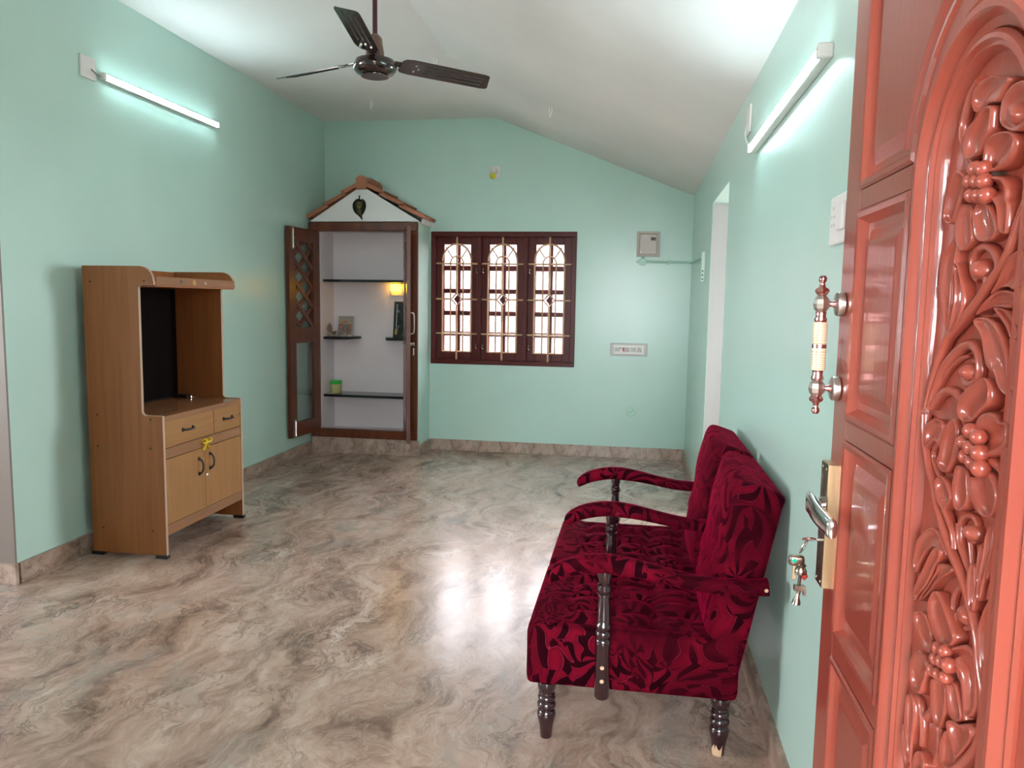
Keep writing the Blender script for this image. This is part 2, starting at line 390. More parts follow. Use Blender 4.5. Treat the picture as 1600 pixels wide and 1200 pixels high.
# ---------------------------------------------------------------- back window with three grilled bays
w1 = empty_structure('window_1', ((wx0+wx1)/2, YB, wz0)); yf = YB-.012; yb = YB+.075
bays = [(-1.922, -1.512), (-1.474, -1.066), (-1.026, -.612)]
fz0, fz1 = .892, 2.072
for nm, b_ in (('frame_head', (wx0, wx1, yf, yb, fz1, wz1)), ('frame_sill', (wx0, wx1, yf, yb, wz0, fz0)), ('frame_jamb', (wx0, bays[0][0], yf, yb, fz0, fz1)), ('frame_jamb', (bays[2][1], wx1, yf, yb, fz0, fz1)),
               ('mullion', (bays[0][1], bays[1][0], yf, yb, fz0, fz1)), ('mullion', (bays[1][1], bays[2][0], yf, yb, fz0, fz1))):
    obj(nm, box(*b_, .004, 1), M['winred'], w1)
rows = [(.965, 1.122), (1.165, 1.322), (1.365, 1.535), (1.578, 1.752), (1.800, 2.002)]   # pane openings
for x0, x1 in bays:
    xm = (x0+x1)/2 + .012; st = .075; ys, ye = YB+.035, YB+.07
    sash = link('sash', None, w1, (xm, ys, fz0))
    obj('stile', box(x0, x0+st, ys, ye, fz0, fz1, .003, 1), M['winred'], sash); obj('stile', box(x1-st, x1, ys, ye, fz0, fz1, .003, 1), M['winred'], sash)
    obj('muntin', box(xm-.016, xm+.016, ys, ye, fz0, fz1, .003, 1), M['winred'], sash)
    zs = [fz0] + [q for r_ in rows for q in r_] + [fz1]
    for i in range(0, len(zs), 2): obj('rail', box(x0+st, x1-st, ys+.002, ye-.002, zs[i], zs[i+1], .003, 1), M['winred'], sash)
    for q0, q1 in rows:
        for a, b_ in ((x0+st, xm-.016), (xm+.016, x1-st)): obj('pane', box(a-.003, b_+.003, ys+.015, ys+.019, q0-.003, q1+.003), M['pane'], sash)
    # beige iron grille standing in front of the sash
    g = link('grille', None, w1, (xm, YB+.012, fz0)); yg = YB+.012; gx = (x0+x1)/2; hw_ = (x1-x0)*.345
    def bar(pts, w=.0065, nm='bar'):
        w *= 1.2
        obj(nm, tube([(p[0], yg, p[1]) for p in pts], w, 6, updir=(0, 1, 0)), M['grille'], g)
    bar([(gx, fz0), (gx, 1.412)], .0085); bar([(gx, 1.538), (gx, fz1)], .0085)
    for z in (1.818, 1.145): bar([(x0, z), (x1, z)], .0072)
    bar([(x0, 1.478), (gx-.052, 1.478)], .0072); bar([(gx+.052, 1.478), (x1, 1.478)], .0072)
    zb = .972; bar([(gx-hw_, zb), (gx+hw_, zb)])
    for sx in (-1, 1):
        bar([(gx+sx*hw_, zb), (gx+sx*hw_, 1.83)], .0075); bar([(gx+sx*.062, zb), (gx+sx*.062, 1.82)], .0055)
        bar([(gx+sx*.048, 1.878), (gx+sx*hw_*.78, 1.972)], .005)
    bar(arc(gx, 1.84, hw_, 180, 0, 16)[0:1] + [(a, 1.84+(b_-1.84)*1.16) for a, b_ in arc(gx, 1.84, hw_, 180, 0, 16)], .0075, 'arch_bar')
    bar([(a, 1.82+(b_-1.82)*1.1) for a, b_ in arc(gx, 1.82, .064, 180, 0, 10)], .006, 'arch_bar')
    bar([(gx, 1.538), (gx+.054, 1.478), (gx, 1.416), (gx-.054, 1.478), (gx, 1.538)], .007, 'diamond_bar')
    obj('lozenge', prism([(gx, yg+.012, 1.515), (gx+.030, yg+.012, 1.478), (gx, yg+.012, 1.44), (gx-.030, yg+.012, 1.478)], (0, .008, 0)), M['winred'], g)
    for z in (1.745, 1.02):
        hx = x1-.012 if x0 < -1.6 else x0+.014
        obj('stay_hook', tube([(hx, YB+.0, z+.03), (hx+.01, YB-.006, z+.012), (hx-.004, YB-.008, z), (hx+.012, YB-.004, z-.018)], .0045, 6), M['darkbrass'], w1)

# ================================================================ PRAYER NICHE (masonry block with tiled gable)
NY = 6.90; NX0, NX1 = XL, -1.985
structure(obj('wall_niche', boxes((-2.060, NX1+.004, NY+.012, YB-.002, .104, 2.172)), M['green']))
structure(obj('wall_niche_inner', boxes((NX0+.003, -2.94, NY+.03, YB-.002, .15, 2.17), (-2.94, -2.06, 7.25, YB-.002, .15, 2.17), (-2.94, -2.06, NY+.03, 7.25, 2.10, 2.17), (-2.94, -2.06, NY+.03, 7.25, .15, .20), (-2.075, -2.062, NY+.03, 7.25, .15, 2.17)), M['niche']))
e = empty_structure('baseboard_niche', (-2.5, NY, 0))
obj('tile', box(XL+.022, -2.105, NY-.004, NY+.03, .0005, .150), M['tile'], e, org=(-2.6, NY, .07)); obj('tile', box(-2.1025, -1.976, NY-.004, NY+.03, .0005, .148), M['tile'], e, org=(-2.04, NY, .07))
obj('tile', box(-1.980, -1.962, NY+.031, YB-.022, .0005, .104), M['tile'], e, org=(-1.97, 7.1, .07)); obj('tile', box(-3.02, -1.985, NY+.031, NY+.06, .0005, .149), M['tile'], e)

cup = thing('prayer_cupboard', 'tall dark wooden prayer cupboard with lattice doors standing open in the corner', 'cupboard', (-2.51, NY, .15))
fy0, fy1 = NY-.012, NY+.055
obj('frame_head', box(-3.036, -1.985, fy0, fy1, 2.085, 2.168, .006, 1), M['maroon'], cup)
obj('frame_sill', box(-3.03, -1.985, fy0, fy1, .152, .232, .006, 1), M['maroon'], cup)
obj('frame_jamb', box(-3.036, -2.945, fy0, fy1, .232, 2.085, .006, 1), M['maroon'], cup)
obj('frame_jamb', box(-2.075, -1.985, fy0, fy1, .232, 2.085, .006, 1), M['maroon'], cup)
obj('shelf', box(-2.938, -2.078, NY+.08, 7.248, 1.622, 1.645, .002, 1), M['granite'], cup)
obj('shelf', box(-2.938, -2.078, NY+.07, 7.248, .528, .552, .002, 1), M['granite'], cup)
obj('corner_shelf', prism([(-2.938, 7.248, 1.078), (-2.938, 6.985, 1.078), (-2.72, 6.985, 1.078), (-2.655, 7.20, 1.078), (-2.655, 7.248, 1.078)], (0, 0, .025)), M['granite'], cup)
obj('corner_shelf', prism([(-2.078, 7.248, 1.078), (-2.40, 7.248, 1.078), (-2.40, 7.21, 1.078), (-2.33, 7.02, 1.078), (-2.078, 7.0, 1.078)], (0, 0, .025)), M['granite'], cup)
def leaf_door(hinge, free, inner, flip):
    """lattice-over-glass door leaf; hinge and free are plan points; returns the door object"""
    h = Vector((*hinge, 0)); f = Vector((*free, 0)); d = (f-h); L = d.length; d.normalize(); n = Vector((-d.y, d.x, 0))*(1 if flip else -1); th = .032
    z0, z1 = .215, 2.085
    D = link('door', None, cup, (h.x, h.y, z0))
    def slab(name, s0, s1, q0, q1, t0=0, t1=th, m=M['maroon']):
        P = lambda s, t_, z: h + d*s + n*t_ + Vector((0, 0, z))
        return obj(name, prism([P(s0, t0, q0), P(s1, t0, q0), P(s1, t1, q0), P(s0, t1, q0)], (0, 0, q1-q0)), m, D)
    sw = .085
    slab('stile', 0, sw, z0, z1); slab('stile', L-sw-.02, L, z0, z1)
    slab('rail', sw, L-sw-.02, z0, z0+.13); slab('rail', sw, L-sw-.02, z1-.12, z1); slab('rail', sw, L-sw-.02, 1.06, 1.20)
    slab('pane', sw-.004, L-sw-.016, z0+.126, 1.064, .013, .018, M['glass'])
    # crossing lattice laths, clipped to the opening
    a0, a1, b0, b1 = sw, L-sw-.02, 1.20, z1-.12; ch, slope = .175, .80; hwid = .021
    for sgn in (1, -1):
        for k in range(-4, 12):
            c_ = b0 + k*ch + (0 if sgn > 0 else .02)
            ts = [(s_, c_ + sgn*slope*(s_-a0)) for s_ in (a0, a1)]
            (s0, q0), (s1, q1) = ts; lo_, hi_ = 0.0, 1.0
            for lim, up_ in ((b0, True), (b1, False)):
                t0_ = (lim-q0)/(q1-q0)
                if (q1 > q0) == up_: lo_ = max(lo_, t0_)
                else: hi_ = min(hi_, t0_)
            if hi_-lo_ < .12: continue
            A = Vector((s0+(s1-s0)*lo_, q0+(q1-q0)*lo_)); B = Vector((s0+(s1-s0)*hi_, q0+(q1-q0)*hi_))
            u = (B-A).normalized(); w_ = Vector((-u.y, u.x))*hwid; t0 = .006 if sgn > 0 else .012
            P = lambda v_, t_: h + d*v_.x + n*t_ + Vector((0, 0, v_.y))
            obj('lath', prism([P(A+w_, t0), P(B+w_, t0), P(B-w_, t0), P(A-w_, t0)], n*.012), M['maroon'], D)
    return D, h, d, n, L, th, z0, z1
D, h, d, n, L, th, z0, z1 = leaf_door((-2.945, NY-.014), (-2.995, 6.385), True, False)
# the leaf's face towards the room is on the side of +x
def bolt(D, h, d, n, s, za, zb, off):
    P = lambda s_, t_, z: h + d*s_ + n*t_ + Vector((0, 0, z))
    b_ = obj('tower_bolt', prism([P(s-.014, off, za), P(s+.014, off, za), P(s+.014, off+.006*(1 if off > 0 else -1), za), P(s-.014, off+.006*(1 if off > 0 else -1), za)], (0, 0, zb-za)), M['silver'], D)
    sg = 1 if off > 0 else -1
    obj('bolt_rod', tube([P(s, off+.010*sg, za+.01), P(s, off+.010*sg, zb-.01)], .005, 8), M['chrome'], D)
    obj('bolt_knob', tube([P(s, off+.010*sg, (za+zb)/2), P(s-.03, off+.014*sg, (za+zb)/2)], .004, 8), M['chrome'], D)
sgn_ = 1 if n.x > 0 else -1
off_ = th+.0005 if n.x > 0 else -.0005
bolt(D, h, d, n, L-.062, z1-.19, z1-.01, off_); bolt(D, h, d, n, L-.062, z0+.005, z0+.16, off_)
D2, h2, d2, n2, L2, th2, z02, z12 = leaf_door((-2.085, NY-.014), (-1.905, 6.40), False, False)
# outer face of the right leaf carries pull and lock
ox = n2 if n2.x > 0 else -n2; base_t = (th2 if n2.x > 0 else 0)
Pq = lambda s_, t_, z: h2 + d2*s_ + ox*(base_t + t_) + Vector((0, 0, z))
obj('pull_handle', tube(catmull([Pq(L2-.05, 0, 1.17), Pq(L2-.05, .03, 1.18), Pq(L2-.05, .034, 1.26), Pq(L2-.05, .03, 1.34), Pq(L2-.05, 0, 1.35)], 4), .006, 8), M['silver'], D2)
obj('lock_knob', lathe([(.014, 0), (.014, .012), (.009, .02), (.016, .03), (.012, .038)], Pq(L2-.05, 0, 1.08), ox, 12), M['silver'], D2)
obj('lock_key', boxes((Pq(L2-.05, .03, 1.0).x-.003, Pq(L2-.05, .03, 1.0).x+.003, Pq(L2-.05, .03, 1.0).y-.012, Pq(L2-.05, .03, 1.0).y+.012, .985, 1.045)), M['silver'], D2)

# tiled gable over the niche
gab = thing('tiled_gable', 'small white gable with terracotta roof tiles above the prayer cupboard', 'gable', (-2.51, NY, 2.17))
gx0, gx1, gxa, gza = -3.02, -1.965, -2.512, 2.493
obj('gable_panel', prism([(gx0, NY-.018, 2.172), (gx1, NY-.018, 2.172), (gxa, NY-.018, gza)], (0, .03, 0)), M['white'], gab)
obj('gable_panel', prism([(gx0+.085, NY-.021, 2.176), (gx1-.085, NY-.021, 2.176), (gxa, NY-.021, gza-.065)], (0, .004, 0)), M['white'], gab)
obj('gable_core', prism([(gx0+.01, NY+.012, 2.172), (gx1-.012, NY+.012, 2.172), (gxa, NY+.012, gza-.01)], (0, YB-.004-NY-.012, 0)), M['white'], gab)
for sgn, xe in ((-1, gx0-.004), (1, gx1+.02)):
    ze = 2.186; A = Vector((gxa, 0, gza+.018)); B = Vector((xe, 0, ze)); u = (B-A); Lr = u.length; u.normalize(); up = Vector((-u.z*sgn, 0, u.x*sgn))
    if up.z < 0: up = -up
    for k in range(3):
        for col_ in range(2):
            y0 = NY-.035 + col_*.217; y1 = y0+.213
            s0 = Lr*k/3 - (.0 if k == 0 else .025); s1 = Lr*(k+1)/3 + .002; lift0 = .0; lift1 = .022
            pr = []                                  # corrugated cross-section
            for i in range(13):
                yy = y0 + (y1-y0)*i/12; pr.append((yy, .010*(.5+.5*math.cos(i*PI/1.5)) if 0 < i < 12 else .012))
            bm = nb(); rows_ = []
            for s, lf in ((s0, lift0), (s1, lift1)):
                top = [bm.verts.new(A+u*s + up*(lf+.016+hh) + Vector((0, yy, 0))) for yy, hh in pr]
                bot = [bm.verts.new(A+u*s + up*(lf-.006) + Vector((0, yy, 0))) for yy, hh in pr]
                rows_.append((top, bot))
            (t0, b0_), (t1, b1_) = rows_
            for i in range(12):
                bm.faces.new((t0[i], t0[i+1], t1[i+1], t1[i])); bm.faces.new((b0_[i], b1_[i], b1_[i+1], b0_[i+1]))
                bm.faces.new((t1[i], t1[i+1], b1_[i+1], b1_[i])); bm.faces.new((t0[i], b0_[i], b0_[i+1], t0[i+1]))
            bm.faces.new((t0[0], t1[0], b1_[0], b0_[0])); bm.faces.new((t0[12], b0_[12], b1_[12], t1[12]))
            obj('roof_tile', bm, M['terra'], gab)
    # mortar teeth under the eave tiles
    if sgn > 0:
        for i in range(5):
            yy = NY+.02 + i*.078
            obj('mortar_tooth', prism([(gx1+.004, yy, 2.160), (gx1+.004, yy+.066, 2.160), (gx1+.004, yy+.033, 2.212)], (.024, 0, -.004)), M['white'], gab)
for k, (y0, y1, s) in enumerate(((NY-.045, NY+.19, 1.0), (NY+.175, YB-.006, 1.12))):
    sec = [(-.048*s, -.045), (-.05*s, .045), (-.03*s, .072*s), (0, .082*s), (.03*s, .072*s), (.05*s, .045), (.048*s, -.045)]
    obj('ridge_tile', prism([(gxa+a, y0, gza+.012+b_) for a, b_ in sec], (0, y1-y0, 0)), M['terra'], gab)

lo = thing('leaf_ornament', 'dark heart-shaped leaf ornament with gold filigree hung on the white gable', 'ornament', (-2.53, NY-.022, 2.19))
out = [(-2.533, 2.375), (-2.565, 2.368), (-2.592, 2.335), (-2.594, 2.29), (-2.575, 2.25), (-2.54, 2.222), (-2.505, 2.185), (-2.508, 2.225), (-2.488, 2.255), (-2.472, 2.30), (-2.476, 2.345), (-2.498, 2.372), (-2.52, 2.366)]
obj('leaf_plate', prism([(p.x, NY-.0225, p.y) for p in catmull([(a, b_, 0) for a, b_ in out], 3, True)], (0, -.010, 0)), M['leafdark'], lo)
obj('stem', tube([(-2.531, NY-.028, 2.368), (-2.534, NY-.028, 2.395), (-2.528, NY-.028, 2.405)], .005, 6), M['leafdark'], lo)
fil = nb()
for k in range(5):
    z = 2.345-.024*k; w_ = .042-.006*k
    add_tube(fil, [(-2.533-w_, NY-.0335, z+.012), (-2.533, NY-.0335, z-.012), (-2.533+w_, NY-.0335, z+.012)], .0016, 5)
add_tube(fil, [(-2.533, NY-.0335, 2.35), (-2.53, NY-.0335, 2.28), (-2.515, NY-.0335, 2.22)], .0018, 5)
add_tube(fil, [(-2.533+.018*math.cos(a*PI/5), NY-.0335, 2.318+.022*math.sin(a*PI/5)) for a in range(11)], .0018, 5)
obj('filigree', fil, M['gold'], lo)

# things on the niche shelves
def picture_mat(name, stops, scale, seed):
    m = mat(name, rough=.2); t = NT(m); v = t.coords((1, 1, 1)); mp = t.new('ShaderNodeMapping'); mp.inputs['Location'].default_value = (seed, seed*2, seed); t.link(v, mp.inputs[0])
    t.base(t.ramp(t.noise(mp.outputs[0], scale, 3, .6, .6), stops)); return m
M['pic1'] = picture_mat('colour_print_of_seated_figure', [(.34, (.015, .015, .03)), (.43, (.30, .22, .20)), (.5, (.36, .09, .02)), (.57, (.40, .36, .34)), (.64, (.03, .03, .05))], 34, 1.3)
M['pic2'] = picture_mat('dark_print', [(.45, (.008, .010, .012)), (.58, (.02, .025, .028)), (.66, (.25, .22, .2)), (.74, (.3, .07, .03))], 16, 4.1)
fp = thing('framed_picture', 'small framed colourful picture on the left corner shelf', 'picture', (-2.79, 7.17, 1.104))
tl = .03
def lean(x0, x1, z0, z1, y, t0, t1): return prism([(x0, y+t0, z0), (x1, y+t0, z0), (x1, y+t1, z0), (x0, y+t1, z0)], (0, tl, z1-z0))
obj('frame', lean(-2.866, -2.712, 1.104, 1.296, 7.155, 0, .018), M['silver'], fp)
obj('print', lean(-2.852, -2.726, 1.118, 1.282, 7.155, -.0005, .001), M['pic1'], fp)
bm = nb(); add_tube(bm, [(-2.79+.05*math.cos(a*PI/12), 7.174, 1.185+.062*math.sin(a*PI/12)) for a in range(-3, 16)], .007, 6); obj('print_halo', bm, mat('orange_print', (.62, .22, .05), .4), fp)
bm = nb(); add_lathe(bm, [(.003, 0), (.022, .012), (.027, .035), (.016, .058), (.013, .07), (.015, .085), (.002, .10)], (-2.79, 7.170, 1.14), (0, .16, 1), 10); obj('print_figure', bm, mat('grey_print', (.20, .18, .20), .5), fp)
fp2 = thing('framed_picture', 'tall black framed picture leaning on the right corner shelf', 'picture', (-2.21, 7.2, 1.103)); tl = .05
for nm, a in (('frame', (-2.315, -2.30, 1.103, 1.445)), ('frame', (-2.125, -2.11, 1.103, 1.445)), ('frame', (-2.30, -2.125, 1.103, 1.12)), ('frame', (-2.30, -2.125, 1.428, 1.445))):
    q = (a[2]-1.103)/.342*.05
    bm = prism([(a[0], 7.185+q, a[2]), (a[1], 7.185+q, a[2]), (a[1], 7.199+q, a[2]), (a[0], 7.199+q, a[2])], (0, .05*(a[3]-a[2])/.342, a[3]-a[2])); obj(nm, bm, M['black'], fp2)
obj('print', lean(-2.302, -2.123, 1.105, 1.443, 7.19, .0, .004), M['pic2'], fp2)
obj('gilt_line', prism([(-2.288, 7.1885, 1.13), (-2.283, 7.1885, 1.13), (-2.283, 7.192, 1.13), (-2.288, 7.192, 1.13)], (0, .043, .29)), M['silver'], fp2)
obj('flower_print', lathe([(.002, 0), (.016, .01), (.012, .05), (.002, .08)], (-2.285, 7.183, 1.12), (0, .14, 1), 8), M['gold'], fp2)
vase = thing('oil_lamp', 'small brass lamp with leaf-shaped back on the left corner shelf', 'lamp', (-2.905, 7.06, 1.104))
obj('foot', lathe([(.018, 0), (.020, .006), (.006, .012), (.006, .03), (.010, .034)], (-2.905, 7.06, 1.104), n=12), M['silver'], vase)
obj('leaf_back', prism([(p.x, 7.058, p.y) for p in catmull([(-2.905, 1.135, 0), (-2.93, 1.165, 0), (-2.926, 1.195, 0), (-2.903, 1.228, 0), (-2.886, 1.195, 0), (-2.884, 1.16, 0)], 4, True)], (0, .006, 0)), M['darkbrass'], vase)
cupb = tag(obj('brass_cup', lathe([(.014, 0), (.016, .004), (.008, .012), (.013, .02), (.024, .032), (.030, .052), (.027, .052), (.018, .03), (.002, .024)], (-2.862, 7.05, 1.104), n=16), M['silver'], smooth=40), 'tiny metal cup beside the small picture on the left corner shelf', 'cup')
bx = tag(obj('small_bottle', lathe([(.011, 0), (.011, .035), (.005, .042), (.005, .055), (.007, .056), (.007, .064)], (-2.755, 7.09, 1.104), n=12), M['glass'], smooth=40), 'tiny clear bottle in front of the small framed picture', 'bottle')
jar = thing('plastic_jar', 'small yellowish plastic jar with bright green lid on the lowest shelf', 'jar', (-2.862, 7.10, .552))
obj('jar_body', lathe([(.044, 0), (.049, .006), (.051, .09), (.048, .094)], (-2.862, 7.10, .5525), n=24), M['jar'], jar, 40)
obj('lid', lathe([(.054, .086), (.055, .09), (.055, .118), (.050, .122)], (-2.862, 7.10, .5525), n=24), M['limegreen'], jar, 40)
tag(obj('paper_scrap', boxes((-2.915, -2.87, 7.0, 7.05, .5522, .5535)), M['plastic']), 'white scrap lying beside the green-lidded jar', 'paper')
nl = thing('night_lamp', 'glowing amber plug-in lamp under the top shelf of the niche', 'lamp', (-2.26, 7.23, 1.52))
obj('socket_plate', box(-2.348, -2.20, 7.225, 7.249, 1.50, 1.615, .004), M['plasticg'], nl)
obj('lamp_shade', box(-2.345, -2.245, 7.19, 7.2245, 1.545, 1.612, .01, 3), M['night'], nl)
obj('plug', box(-2.238, -2.205, 7.205, 7.2245, 1.53, 1.575, .003), M['plastic'], nl)

# ================================================================ DISPLAY CABINET
cab = thing('display_cabinet', 'beech laminate display cabinet with open hutch, two drawers and two doors', 'cabinet', (-2.76, 4.24, 0))
CX0, CX1 = -2.985, -2.535; CY0, CY1 = 3.81, 4.67; th = .019
def side_outline():
    o = [(CX0, .018), (CX1, .018), (CX1, .802)]
    o += [(-2.62, .803)] + arc(-2.632, .829, .026, 270, 180, 5)
    o += [(-2.657, .85), (-2.655, 1.49)] + arc(-2.637, 1.497, .018, 180, 90, 4) + [(-2.563, 1.518), (-2.563, 1.535)]
    o += arc(-2.645, 1.535, .08, 0, 90, 8) + [(CX0, 1.615)]
    return o
for y0 in (CY0, CY1-th):
    sd = obj('side_panel', prism([(a, y0, b_) for a, b_ in side_outline()], (0, th, 0)), M['lam'], cab)
    ed = nb(); so = side_outline()
    for i in range(1, len(so)-1):
        a, b_ = Vector((so[i][0], 0, so[i][1])), Vector((so[i+1][0], 0, so[i+1][1])); u = (b_-a)
        if u.length < 1e-4: continue
        nn = Vector((u.z, 0, -u.x)).normalized()*.0012
        add_prism(ed, [a+Vector((0, y0+.0005, 0)), b_+Vector((0, y0+.0005, 0)), b_+nn+Vector((0, y0+.0005, 0)), a+nn+Vector((0, y0+.0005, 0))], (0, th-.001, 0))
    obj('edge_band', ed, M['edge'], sd)
    if y0 == CY0:
        for a, b_ in ((-2.938, 1.529), (-2.617, 1.536), (-2.928, .798), (-2.606, .803-.02), (-2.932, .621), (-2.612, .622), (-2.917, .158), (-2.614, .157)):
            obj('screw_hole', lathe([(.0055, 0), (.0055, .0012)], (a, y0, b_), (0, -1, 0), 10), M['black'], sd)
ya, yb_ = CY0+th, CY1-th
obj('back_panel', box(CX0+.004, CX0+.010, ya, yb_, .13, 1.52), M['backb'], cab)
obj('counter_top', box(CX0+.011, CX1, ya, yb_, .772, .800, .002, 1), M['counter'], cab)
obj('counter_rail', box(CX1-.016, CX1+.001, ya, yb_, .766, .799, .002, 1), M['lamh'], cab)
obj('top_board', box(CX0+.011, -2.56, ya, yb_, 1.506, 1.522), M['lam'], cab)
tr = obj('top_rail', box(-2.574, -2.556, ya, yb_, 1.516, 1.562, .002, 1), M['lamh'], cab)
obj('top_back_rail', box(CX0+.011, CX0+.028, ya, yb_, 1.522, 1.612), M['lam'], cab)
obj('ring_sticker', lathe([(.010, 0), (.017, 0), (.017, .001), (.010, .001)], (-2.5558, 4.19, 1.538), (1, 0, 0), 20), M['gold'], tr)
obj('screw_cap', lathe([(.011, 0), (.011, .0012)], (-2.5558, 4.06, 1.54), (1, 0, 0), 14), M['grey'], tr); obj('screw_cap', lathe([(.008, 0), (.008, .0012)], (-2.5558, 4.31, 1.537), (1, 0, 0), 14), M['plasticg'], tr)
obj('carcass_shelf', box(CX0+.011, CX1-.02, ya, yb_, .13, .148), M['lam'], cab)
obj('middle_rail', box(CX1-.018, CX1-.002, ya, yb_, .560, .618, .001, 1), M['lamh'], cab)
obj('bottom_rail', box(CX1-.018, CX1-.001, ya, yb_, .128, .186, .001, 1), M['lamh'], cab)
obj('drawer_divider', box(CX0+.03, CX1-.004, 4.322, 4.336, .60, .772), M['lam'], cab)
fx0, fx1 = CX1-.017, CX1
def bow_handle(parent, p, q, out=.028, r=.0055):
    p = Vector(p); q = Vector(q); u = (q-p)
    mid = [p, p+u*.04+Vector((.012, 0, 0)), p+u*.25+Vector((out*.9, 0, 0)), p+u*.5+Vector((out, 0, 0)), p+u*.75+Vector((out*.9, 0, 0)), p+u*.96+Vector((.012, 0, 0)), q]
    bm = tube(catmull(mid, 4), r, 8)
    for e_ in (p, q): add_lathe(bm, [(.012, 0), (.011, .004), (.007, .008)], e_, (1, 0, 0), 12)
    obj('handle', bm, M['black'], parent, 40)
d1 = obj('drawer', box(fx0, fx1, ya+.003, 4.325, .622, .768, .0015, 1), M['fronty'], cab); bow_handle(d1, (fx1, 4.00, .699), (fx1, 4.10, .699))
d2_ = obj('drawer', box(fx0, fx1, 4.332, yb_-.003, .622, .768, .0015, 1), M['fronty'], cab); bow_handle(d2_, (fx1, 4.44, .697), (fx1, 4.54, .697))
for yy in (4.35, 4.635): obj('screw_hole', lathe([(.005, 0), (.005, .0012)], (fx1, yy, .70), (1, 0, 0), 10), M['black'], d2_)
dl = obj('door', box(fx0, fx1, ya+.003, 4.219, .189, .557, .0015, 1), M['front'], cab); bow_handle(dl, (fx1, 4.155, .41), (fx1, 4.155, .50))
dr = obj('door', box(fx0, fx1, 4.222, yb_-.003, .189, .557, .0015, 1), M['front'], cab); bow_handle(dr, (fx1, 4.275, .42), (fx1, 4.275, .51))
obj('lock', lathe([(.010, 0), (.010, .004), (.006, .006), (.006, .012)], (fx1, 4.238, .385), (1, 0, 0), 14), M['chrome'], dr, 40)
for x in (CX0, CX1):
    for y in (CY0, CY1):
        sx = 1 if x == CX0 else -1; xo = x - sx*.008
        yy0, yy1 = (y-.006, y+th+.004) if y == CY0 else (y-th-.004, y+.006)
        obj('foot', box(min(xo, x+sx*.065), max(xo, x+sx*.065), yy0, yy1, 0, .02, .002, 1), M['black'], cab)
rb = thing('ribbon_bow', 'yellow ribbon bow tied above the cabinet doors', 'bow', (fx1+.006, 4.225, .59))
for sgn in (-1, 1):
    pts = [(fx1+.008, 4.225, .59), (fx1+.018, 4.225+sgn*.020, .612), (fx1+.016, 4.225+sgn*.045, .606), (fx1+.012, 4.225+sgn*.040, .588), (fx1+.008, 4.225, .588)]
    obj('loop', tube(catmull(pts, 4), [.007]*17, 6, flat=.35), M['yellow'], rb)
    obj('tail', tube([(fx1+.008, 4.225, .588), (fx1+.012, 4.225+sgn*.018, .57), (fx1+.010, 4.225+sgn*(.040 if sgn < 0 else .028), .545)], [.006, .008, .009], 6, flat=.3), M['yellow'], rb)
obj('knot', rbox(fx1+.001, fx1+.018, 4.215, 4.235, .58, .598, .006, (4, 4, 4)), M['yellow'], rb)
kb = thing('power_strip', 'black bar with a shiny end lying on the cabinet counter', 'gadget', (-2.9, 4.55, .8))
obj('body', box(-2.955, -2.865, 4.57, 4.63, .8005, .822, .004), M['black'], kb); obj('metal_end', box(-2.8645, -2.835, 4.577, 4.625, .801, .82, .003), M['chrome'], kb)
obj('cord', tube(catmull([(-2.955, 4.61, .808), (-2.968, 4.45, .806), (-2.965, 4.2, .806), (-2.95, 4.0, .806)], 4), .005, 6), M['black'], kb)

# ================================================================ SOFA
sofa = thing('velvet_sofa', 'two-seat crimson velvet sofa with turned dark wooden posts against the right wall', 'sofa', (.05, 3.05, 0))
def seat(y0, y1):
    def fn(p):
        p = Vector(p); fz = (p.z-.2)/.19
        if p.z > .33:
            u = (p.x+.20)/.44; v_ = (p.y-y0-.05)/(y1-y0-.10)
            if 0 < u < 1 and 0 < v_ < 1:
                tu, tv = abs(math.sin(PI*u*3)), abs(math.sin(PI*v_*4))
                p.z += .036*(tu*tv)**.4 - .024
            ex = min(1, max(0, (p.x+.33)/.12)); p.z += .014*math.sin(PI*min(1, ex))*.6
        # front leans in slightly at the top
        p.x += .0*fz
        return p
    return rbox(-.322, .36, y0, y1, .196, .398, .022, (44, 40, 8), fn)
def backrest(y0, y1):
    Z0, Z1 = .20, .898
    def fn(p):
        p = Vector(p); s = (p.z-Z0)/(Z1-Z0)
        rear = .345 + .137*s; front = .222 + .148*s; v_ = (p.y-y0)/(y1-y0); full = max(0, math.sin(PI*min(1, max(0, v_))))**.45
        if s > .60: front -= full*.040*math.sin(PI*min(1, (s-.60)/.46))**.6
        if s < .5: front += .02*(.5-s)
        q = (p.x-0)/.13
        x = front + (rear-front)*q
        # soft fullness of the front face
        if q < .3:
            x -= .028*full*math.sin(PI*min(1, max(0, (s-.22)/.44)))**.7 + .012*full*(1 if s > .5 else 0)
        z = p.z - .030*q*(1 if s > .9 else 0)*(s-.9)/.1 + .012*(1-q)*(1 if s > .9 else 0)*(s-.9)/.1
        return (x, p.y, z)
    return rbox(0, .13, y0+.005, y1-.005, Z0+.002, Z1, .030, (10, 26, 30), fn)
mods = [(2.412, 3.030), (3.072, 3.690)]
for y0, y1 in mods:
    obj('seat', seat(y0, y1), M['velvet'], sofa, 60)
    obj('backrest', backrest(y0, y1), M['velvet'], sofa, 70)
